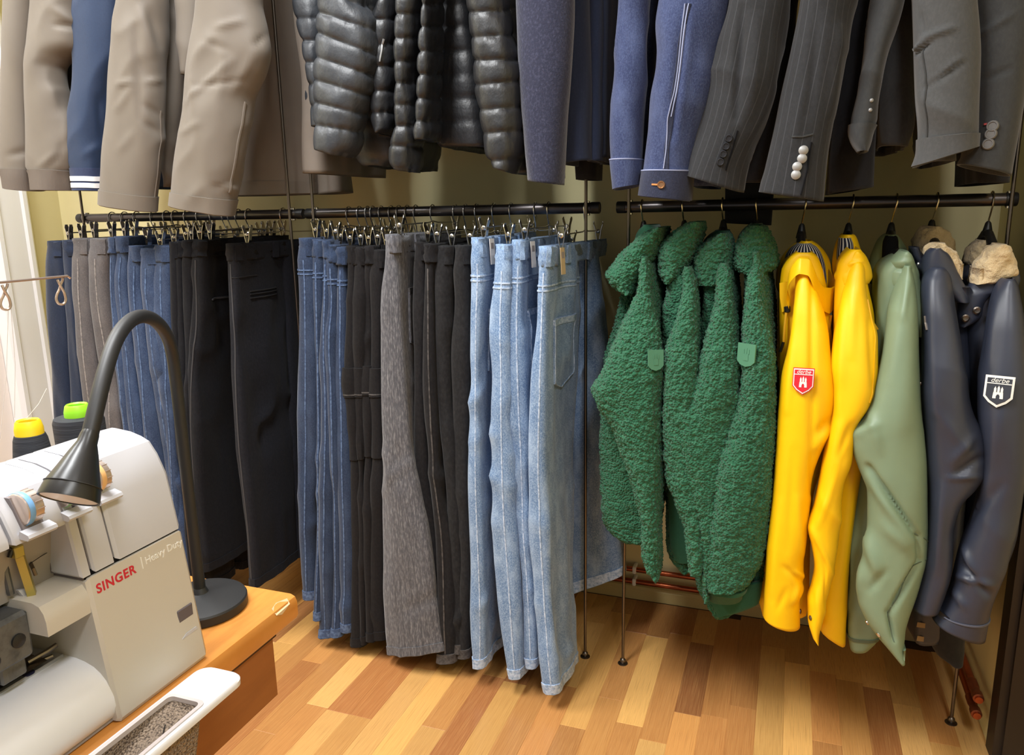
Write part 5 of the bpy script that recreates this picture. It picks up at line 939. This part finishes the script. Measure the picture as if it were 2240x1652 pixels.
# dials: wheels let into the sloping front, each with a lip below
def dial(px, py, ringc, X=-0.684, r=0.0165, hw=0.008):
    P = onX(px, py, X); c = np.array([X-0.007, P[1], P[2]])
    zb_, zt_ = c[2]-r-0.002, min(c[2]+r+0.001, 0.9925); fx = lambda z: X+0.004*(1 if X > -0.679 else 0)-0.0005-(z-0.957)*0.43+0.0012*0
    MB().prism([(-0.72, zb_), (fx(zb_)-0.0002, zb_), (fx(zt_)-0.0002, zt_), (-0.72, zt_)], c[1]-hw-0.0012, c[1]+hw+0.0012).build('dial_well', mat('well_shade_grey', srgb(120, 112, 114), 0.6), T)  # flush block; its grey paints in the shade round the dial
    w = MB().lathe(c-[0, hw, 0], (0, 1, 0), [(0, r*0.7), (0.001, r*0.95), (0.002, r), (2*hw-0.002, r), (2*hw-0.001, r*0.95), (2*hw, r*0.7)], 28).build('tension_dial', DIALM, T)
    w2 = MB().lathe(c-[0, hw*0.75, 0], (0, 1, 0), [(0, r+0.0004), (0.001, r+0.0008), (0.0045, r+0.0008), (0.0055, r+0.0004)], 28).build('colour_ring', ringc, w)
    for k in range(14):
        a = 2*math.pi*k/14; p = c+[math.cos(a)*r, hw*0.35, math.sin(a)*r]
        MB().tube([p-[0, hw*0.3, 0], p+[0, hw*0.55, 0]], 0.0005, 6).build('dial_ridge', DIALM, w)
    MB().prism([(X+0.002, c[2]-r-0.001), (X+0.012, c[2]-r-0.004), (X+0.0135, c[2]-r-0.007), (X+0.011, c[2]-r-0.010), (X-0.002, c[2]-r-0.009)], c[1]-hw-0.006, c[1]+hw+0.006).build('dial_lip', MT, T)
    return c
BLUR = mat('blue_ring', srgb(120, 168, 214), 0.4); ORR = mat('orange_ring', srgb(232, 186, 128), 0.4); GRR = mat('green_ring', srgb(150, 190, 140), 0.4)
c1 = dial(66, 1112, BLUR, -0.676, hw=0.0095); dial(150, 1075, GRR, -0.680); dial(220, 1044, ORR, -0.684)
for (x, y) in ((27, 1112), (31, 1126), (37, 1137), (95, 1112), (92, 1104)):
    P = onX(x, y, -0.681); P = onX(x, y, -0.6765-(P[2]-0.957)*0.435); MB().box(P[0]-0.001, P[0]+0.0006, P[1]-0.0025, P[1]+0.0025, P[2]-0.0004, P[2]+0.0004).build('dial_mark', GROOVE, T)
# lettering on the cover
def face_fr(px, py):
    P = onX(px, py, -0.662); X = -0.650-(P[2]-TZ)/(0.886-TZ)*0.0185; P = onX(px, py, X); u = np.array([-0.11, 0, 1.0]); u /= np.linalg.norm(u)
    return (P+np.array([0.0006, 0, 0]), np.array([0, 1.0, 0]), u, np.array([1.0, 0, 0.11]))
text_mesh('SINGER', 0.0142, face_fr(254, 1267), 0.0003, 'lettering', mat('red_print', srgb(196, 40, 56), 0.5), T, bold=0.0003, space=1.12)
text_mesh('|', 0.015, face_fr(309, 1230), 0.0003, 'lettering', mat('white_print', srgb(232, 230, 224), 0.5), T)
text_mesh('Heavy Duty', 0.0118, face_fr(358, 1206), 0.0003, 'lettering', MATS['white_print'], T)
# finger notch
P = onX(408, 1352, -0.6575); 
MB().box(-0.667, -0.6565, P[1]-0.013, P[1]+0.011, P[2]-0.019, P[2]+0.015, 0.001).build('finger_notch', GROOVE, T)
MB().prism([(P[1]-0.014, P[2]-0.020), (P[1]+0.012, P[2]-0.020), (P[1]+0.010, P[2]-0.016), (P[1]-0.006, P[2]-0.016)], -0.6640, -0.6535, axis='x').build('notch_lip', MT, T)
# block, foot and needle works left of the cover
MB().prism([(-0.668, 0.849), (-0.668, 0.864), (-0.670, 0.873), (-0.675, 0.880), (-0.684, 0.883), (-0.76, 0.883), (-0.76, 0.849)], 0.485, YB+0.002).build('looper_cover', MW, T, sharp=25)
MB().box(-0.745, -0.690, 0.425, 0.486, 0.826, 0.876, 0.004).box(-0.735, -0.700, 0.455, 0.482, 0.806, 0.828, 0.002).box(-0.745, -0.70, 0.36, 0.424, 0.82, 0.862, 0.003).box(-0.728, -0.712, 0.44, 0.455, 0.798, 0.828, 0.002).build('presser_bar_block', CAST, T, sharp=25)
MB().lathe((-0.712, 0.462, 0.875), (0, 0, 1), [(0, 0.008), (0.006, 0.008), (0.008, 0.004)], 14).build('block_screw', STEEL, T)
MB().lathe((-0.691, 0.470, 0.850), (1, 0, 0), [(0, 0.007), (0.003, 0.007), (0.004, 0.003)], 14).lathe((-0.691, 0.444, 0.842), (1, 0, 0), [(0, 0.006), (0.003, 0.006), (0.004, 0.003)], 14).build('adjusting_screw', BLACKPL, T)
P0 = onX(43, 1215, -0.70); P1 = onX(70, 1300, -0.70); MB().tube([P0, P1], 0.0052, 4).build('needle_bar', mat('brass_bar', srgb(186, 172, 96), 0.35, 0.7), T)
P2 = onX(36, 1206, -0.70); MB().box(P2[0]-0.005, P2[0]+0.005, P2[1]-0.005, P2[1]+0.005, P2[2]-0.006, P2[2]+0.006, 0.001).build('bar_clamp', MATS['brass_bar'], T)
MB().tube([onX(66, 1230, -0.71), onX(73, 1245, -0.70), onX(78, 1258, -0.70)], 0.0018).build('thread_guide', STEEL, T); MB().tube([onX(108, 1196, -0.714), onX(113, 1205, -0.71), onX(119, 1212, -0.71)], 0.0016).build('thread_guide', STEEL, T)
MB().tube([onX(66, 1233, -0.70), onX(90, 1217, -0.705), onX(112, 1204, -0.71)], 0.0004, 6).build('upper_thread', BLACKPL, T)
MB().tube([onX(111, 1150, -0.712), onX(103, 1190, -0.712), onX(108, 1225, -0.712), onX(115, 1252, -0.712)], 0.0018).build('thread_slot', GROOVE, T)
MB().tube([onX(55, 1150, -0.712), onX(53, 1200, -0.712), onX(58, 1250, -0.712)], 0.0015).build('thread_slot', GROOVE, T)
MB().tube([onX(4, 1190, -0.70), onX(18, 1200, -0.70), onX(26, 1202, -0.70), onX(20, 1220, -0.70)], 0.0022).build('take_up_lever', BLACKPL, T)
MB().tube([onX(14, 1205, -0.71), onX(12, 1250, -0.71), onX(24, 1300, -0.71)], 0.0035).build('link_rod', CAST, T)
q = [onX(x, y, -0.705) for x, y in ((40, 1292), (60, 1288), (70, 1302), (52, 1306))]
MB().add([tuple(p) for p in q]+[tuple(np.array(p)+[-0.004, 0, 0]) for p in q], [(0, 1, 2, 3), (4, 7, 6, 5), (0, 4, 5, 1), (1, 5, 6, 2), (2, 6, 7, 3), (3, 7, 4, 0)]).build('guide_plate', MT, T, smooth=False)
# cloth plate and the rounded bed
MB().box(-0.79, -0.714, 0.30, 0.533, 0.789, 0.7935, 0.0012).build('needle_plate', SATIN, T, sharp=25)
P = onZ(62, 1473, 0.7935); MB().lathe((P[0], P[1], 0.7932), (0, 0, 1), [(0, 0.006), (0.0007, 0.006), (0.0009, 0.004)], 16).build('plate_hole', mat('dark_blue_hole', srgb(40, 40, 66), 0.5), T)
MB().prism([(-0.765, 0.798), (-0.735, 0.7955), (-0.718, 0.7955), (-0.712, 0.799), (-0.720, 0.8005), (-0.765, 0.803)], 0.46, 0.512).tube([(-0.725, 0.47, 0.825), (-0.728, 0.475, 0.812), (-0.73, 0.485, 0.80)], 0.005).build('presser_foot', STEEL, T)
MB().tube([(-0.722, 0.498, 0.803), (-0.716, 0.516, 0.806), (-0.716, 0.527, 0.807)], 0.0028).tube([(-0.724, 0.50, 0.797), (-0.714, 0.52, 0.799)], 0.0022).build('fabric_guide', STEEL, T)
# the bed is a rounded half barrel that runs from the cover to the near end
bedp = [(-0.79, 0.7905), (-0.714, 0.7905), (-0.700, 0.7900), (-0.688, 0.788), (-0.676, 0.784), (-0.668, 0.7785), (-0.661, 0.771), (-0.657, 0.763), (-0.6545, 0.752), (-0.6535, 0.742), (-0.655, 0.734), (-0.658, 0.728), (-0.663, 0.7235), (-0.79, 0.7225)]
bev(bedp, 0.26, YB+0.004, 0.003).build('bed', mat('bed_lit_white', srgb(228, 228, 232), 0.3, spec=0.5), T, sharp=25)  # same plastic as the housing, lightened so the bed looks well lit
MB().box(-0.84, -0.66, 0.28, YE-0.01, TZ-0.0005, TZ+0.02, 0.003).build('base', MGR, T)
for yy in (0.33, 0.62):
    for xx in (-0.82, -0.68): pass

# --- white waste tray clipped to the table edge, net bag below it
TR = mat('white_tray_plastic', srgb(222, 222, 226), 0.28, spec=0.5)
t = thing('waste_tray', 'white plastic waste tray with a net bag clipped to the table edge', 'tray', (-0.60, 0.45, 0.71), None)
tz = 0.727; x0, x1, y0, y1 = -0.636, -0.574, 0.15, 0.646; hx0, hx1, hy0, hy1 = -0.627, -0.584, 0.18, 0.584
def rrect(a0, a1, b0, b1, r, n=6):
    out = []
    for cx, cy, s0 in ((a1-r, b1-r, 0), (a0+r, b1-r, 90), (a0+r, b0+r, 180), (a1-r, b0+r, 270)):
        for k in range(n+1): a = math.radians(s0+90*k/n); out.append((cx+r*math.cos(a), cy+r*math.sin(a)))
    return out
o_ = rrect(x0, x1, y0, y1, 0.016); i_ = rrect(hx0, hx1, hy0, hy1, 0.006); n = len(o_)
def ring(pts, z, k=0.0):
    c = np.mean(np.array(pts), 0); return [(p[0]+(c[0]-p[0])*0+(-k if p[0] > c[0] else k)*1.0, p[1]+(-k if p[1] > c[1] else k), z) for p in pts]
V = ring(o_, tz-0.008)+ring(o_, tz-0.002)+ring(o_, tz, 0.0015)+ring(i_, tz, -0.002)+ring(i_, tz-0.002)+ring(i_, tz-0.010)
f = [(r*n+i, r*n+(i+1) % n, (r+1)*n+(i+1) % n, (r+1)*n+i) for r in range(5) for i in range(n)]
obj('tray_frame', V, f, TR, t, True, sharp=40)
w_ = rrect(hx0-0.004, hx1+0.004, hy0-0.004, hy1+0.004, 0.008); w2 = rrect(hx0+0.0006, hx1-0.0006, hy0+0.0006, hy1-0.0006, 0.006)
V = ring(w_, tz-0.0005)+ring(w_, tz+0.0015)+ring(w2, tz+0.0015)+ring(w2, tz-0.004)
obj('bag_rim', V, [(r*n+i, r*n+(i+1) % n, (r+1)*n+(i+1) % n, (r+1)*n+i) for r in range(3) for i in range(n)], mat('pale_grey_rim', srgb(196, 186, 184), 0.5), t, True, sharp=40)
NET = mat('beige_net_fabric', srgb(150, 132, 114), 0.9, var=(srgb(78, 66, 58), (420, 420, 420), 0.48, 0.6, 0.9), bump=('vor', (420, 420, 420), 0.9, 0.003))
gx, gy = 40, 120; U, Vv = np.meshgrid(np.linspace(0, 1, gx), np.linspace(0, 1, gy)); V = np.zeros((gy, gx, 3))
V[..., 0] = hx0+(hx1-hx0)*U; V[..., 1] = hy0+(hy1-hy0)*Vv; dpt = np.sin(np.pi*U)**0.4*np.sin(np.pi*np.clip(Vv, 0.0, 1))**0.35
V[..., 2] = tz-0.004-dpt*(0.022+0.010*vnoise(V*np.array([40, 14, 1]), 3)); vv = V.reshape(-1, 3)
obj('net_bag', vv, [(i*gx+j, i*gx+j+1, (i+1)*gx+j+1, (i+1)*gx+j) for i in range(gy-1) for j in range(gx-1)], NET, t)
s2 = [rrect(hx0+0.002*k, hx1+0.004-0.002*k, hy0+0.004*k, hy1-0.006*k, 0.01) for k in range(5)]
V = []; 
for k, r_ in enumerate(s2): V += [(p[0], p[1], tz-0.008-0.028*k+0.002*math.sin(p[1]*120+k)) for p in r_]
obj('net_bag_outside', V, [(r*n+i, r*n+(i+1) % n, (r+1)*n+(i+1) % n, (r+1)*n+i) for r in range(4) for i in range(n)]+[tuple(4*n+i for i in range(n))], NET, t)
MB().tube([onZ(*p, tz-0.014) for p in ((356, 1608), (360, 1590), (372, 1560), (392, 1545), (404, 1541))], 0.0006, 6).build('thread_scrap', BLACKPL, t)
MB().tube([onZ(*p, tz-0.016) for p in ((300, 1620), (306, 1606), (316, 1598), (302, 1604), (298, 1610))], [0.0006, 0.002, 0.0008, 0.002, 0.0008], 6).build('thread_scrap', BLACKPL, t)

# --- gooseneck lamp
base = onZ(442, 1331, TZ); bx_, by_ = base[0], base[1]
t = thing('desk_lamp', 'black gooseneck desk lamp bent over the sewing machine', 'lamp', (bx_, by_, TZ), None)
LB = mat('black_lamp_rubber', srgb(34, 34, 35), 0.5, spec=0.45, bump=('noise', 800, 0.1, 0.0005)); LBH = mat('black_lamp_gloss', srgb(30, 30, 31), 0.32, spec=0.5)
MB().lathe((bx_, by_, TZ), (0, 0, 1), [(0.0, 0.058), (0.002, 0.061), (0.013, 0.061), (0.0155, 0.0595), (0.018, 0.050), (0.021, 0.030), (0.025, 0.011), (0.03, 0.009), (0.032, 0.008)], 48).build('base', LB, t, sharp=25)
dp = (base-EYE)@CF
post = [np.array([bx_, by_, z]) for z in np.linspace(TZ+0.02, onY(384, 800, by_)[2], 8)]
d0 = (post[-1]-EYE)@CF
bend = [(376, 760, 0.985), (364, 728, 0.96), (346, 704, 0.93), (325, 692, 0.90), (305, 690, 0.87), (284, 700, 0.845), (264, 722, 0.82), (248, 752, 0.80), (236, 790, 0.785), (225, 830, 0.772), (213, 880, 0.76), (202, 930, 0.75), (194, 962, 0.745)]
HD = 0.722*d0
P = np.array(post+[atd(x, y, d0*k) for x, y, k in bend]); kk = np.arange(len(P)); tt = np.linspace(0, len(P)-1, 140)
P = np.stack([np.convolve(np.pad(np.interp(tt, kk, P[:, i]), 6, 'edge'), np.ones(13)/13, 'valid') for i in range(3)], 1)
MB().tube(P, 0.0078, 18).build('gooseneck', LB, t)
h0 = atd(196, 952, d0*0.746); h1 = atd(150, 1093, HD); ax = h1-h0; L_ = np.linalg.norm(ax)
hd = MB().lathe(h0, ax, [(-0.004, 0.0075), (0.0, 0.0085), (0.008, 0.0092), (L_*0.3, 0.0135), (L_*0.55, 0.019), (L_*0.78, 0.0245), (L_*0.80, 0.0248), (L_*0.97, 0.0268), (L_, 0.0268), (L_, 0.0252), (L_*0.97, 0.0245)], 40, cap=False).build('lamp_head', LBH, t, sharp=25)
MB().lathe(h0, ax, [(L_*0.55, 0.004), (L_*0.6, 0.012), (L_*0.8, 0.020), (L_*0.985, 0.0246)], 32).build('reflector', mat('lamp_reflector', srgb(236, 230, 226), 0.4), hd)
MB().lathe(h0, ax, [(L_*0.62, 0.009), (L_*0.82, 0.009), (L_*0.84, 0.005)], 20).build('bulb', mat('frosted_bulb', srgb(232, 230, 226), 0.4), hd)
MB().lathe(h0, ax, [(L_*0.775, 0.0246), (L_*0.78, 0.0255), (L_*0.79, 0.0255), (L_*0.795, 0.0250)], 40).build('head_ring', LB, hd)

# --- thread cones and thread stand behind the machine
THR = mat('black_thread_winding', srgb(34, 36, 42), 0.8, var=(srgb(54, 56, 62), (8, 8, 420), 0.45, 0.65, 0.8), bump=('noise', (10, 10, 500), 0.6, 0.002))
def cone(px, py, X, rimc, label, rr=0.0165, hh=0.115, body=(0.0185, 0.030)):
    P = onX(px, py, X); z0 = P[2]-hh; t = thing('thread_cone', label, 'thread cone', (P[0], P[1], z0), 'cones of sewing thread')
    MB().lathe((P[0], P[1], z0), (0, 0, 1), [(0.0, body[1]*0.96), (0.006, body[1]), (0.09, body[0]+0.001), (0.096, body[0]-0.001), (0.098, rr*0.8)], 32).build('thread_winding', THR, t)
    MB().lathe((P[0], P[1], z0), (0, 0, 1), [(0.094, rr*0.9), (0.095, rr), (0.104, rr), (0.113, rr*0.88), (0.115, rr*0.78), (0.113, rr*0.66), (0.100, rr*0.6)], 32, cap=False).build('cone_rim', rimc, t)
    return P
c1 = cone(60, 919, -0.90, mat('yellow_plastic', srgb(240, 204, 30), 0.4), 'black thread cone with a yellow plastic rim')
c2 = cone(167, 884, -0.95, mat('lime_plastic', srgb(150, 224, 48), 0.4), 'black thread cone with a lime green plastic rim', rr=0.0175, body=(0.0325, 0.033))
t = thing('thread_stand', 'wire thread stand with two twisted loops above the thread cones', 'thread stand', (-0.92, 0.62, TZ), None)
zb = min(c1[2], c2[2])-0.115
MB().box(-1.0, -0.85, 0.30, c2[1]+0.05, zb-0.012, zb-0.0005, 0.003).build('tray', MT, t); MB().box(-0.94, -0.90, 0.45, 0.50, TZ, zb-0.012, 0.002).box(-0.94, -0.90, 0.66, 0.70, TZ, zb-0.012, 0.002).build('foot', MT, t)
P0 = onX(148, 609, -0.90); yp = 0.52; zw = P0[2]+0.003
WIRE = mat('pale_steel_wire', srgb(190, 172, 160), 0.35, 0.8)
MB().tube([(-0.90, yp, zb-0.003), (-0.90, yp, zw-0.02), (-0.90, yp, zw)], 0.0028, 10).build('pole', WIRE, t)
MB().tube([(-0.90, yp-0.12, zw), (-0.90, yp, zw), (-0.90, P0[1], zw), (-0.90, P0[1]+0.004, zw-0.003)], 0.0016, 8).build('crossbar', WIRE, t)
def loop(px, py, sx=1.0):
    q = [(0, 0), (3, 6), (10, 18), (17, 30), (20, 42), (17, 51), (10, 54), (2, 52), (-3, 43), (-1, 32), (5, 20), (9, 8), (12, 2), (13, -3)]
    W3 = np.array([onX(px+a*sx, py+b, -0.90+0.002*math.sin(i*0.5)) for i, (a, b) in enumerate(q)]); kk = np.arange(len(W3)); tt = np.linspace(0, len(W3)-1, 60)
    return MB().tube(np.stack([pchip(kk, W3[:, i], tt) for i in range(3)], 1), 0.0016, 8).build('thread_loop', WIRE, t)
loop(4, 624, 0.95); loop(126, 612, 0.9)
TH = mat('pale_thread_line', srgb(206, 196, 188), 0.8)
for a, b_, lab in (((18, 676), (0, 960), 'pale thread running down left of the wire loop'), ((24, 676), (32, 914), 'pale thread from the wire loop to the yellow cone'), ((102, 850), (58, 916), 'pale thread slanting across the door frame to the yellow cone')):
    p = onX(*a, -0.90); q = onX(*b_, -0.90); m_ = (p+q)/2+np.array([0.004, 0, 0])
    tag(MB().tube([p, m_, q], 0.00035, 6).build('thread', TH), lab, 'thread', 'loose sewing threads')
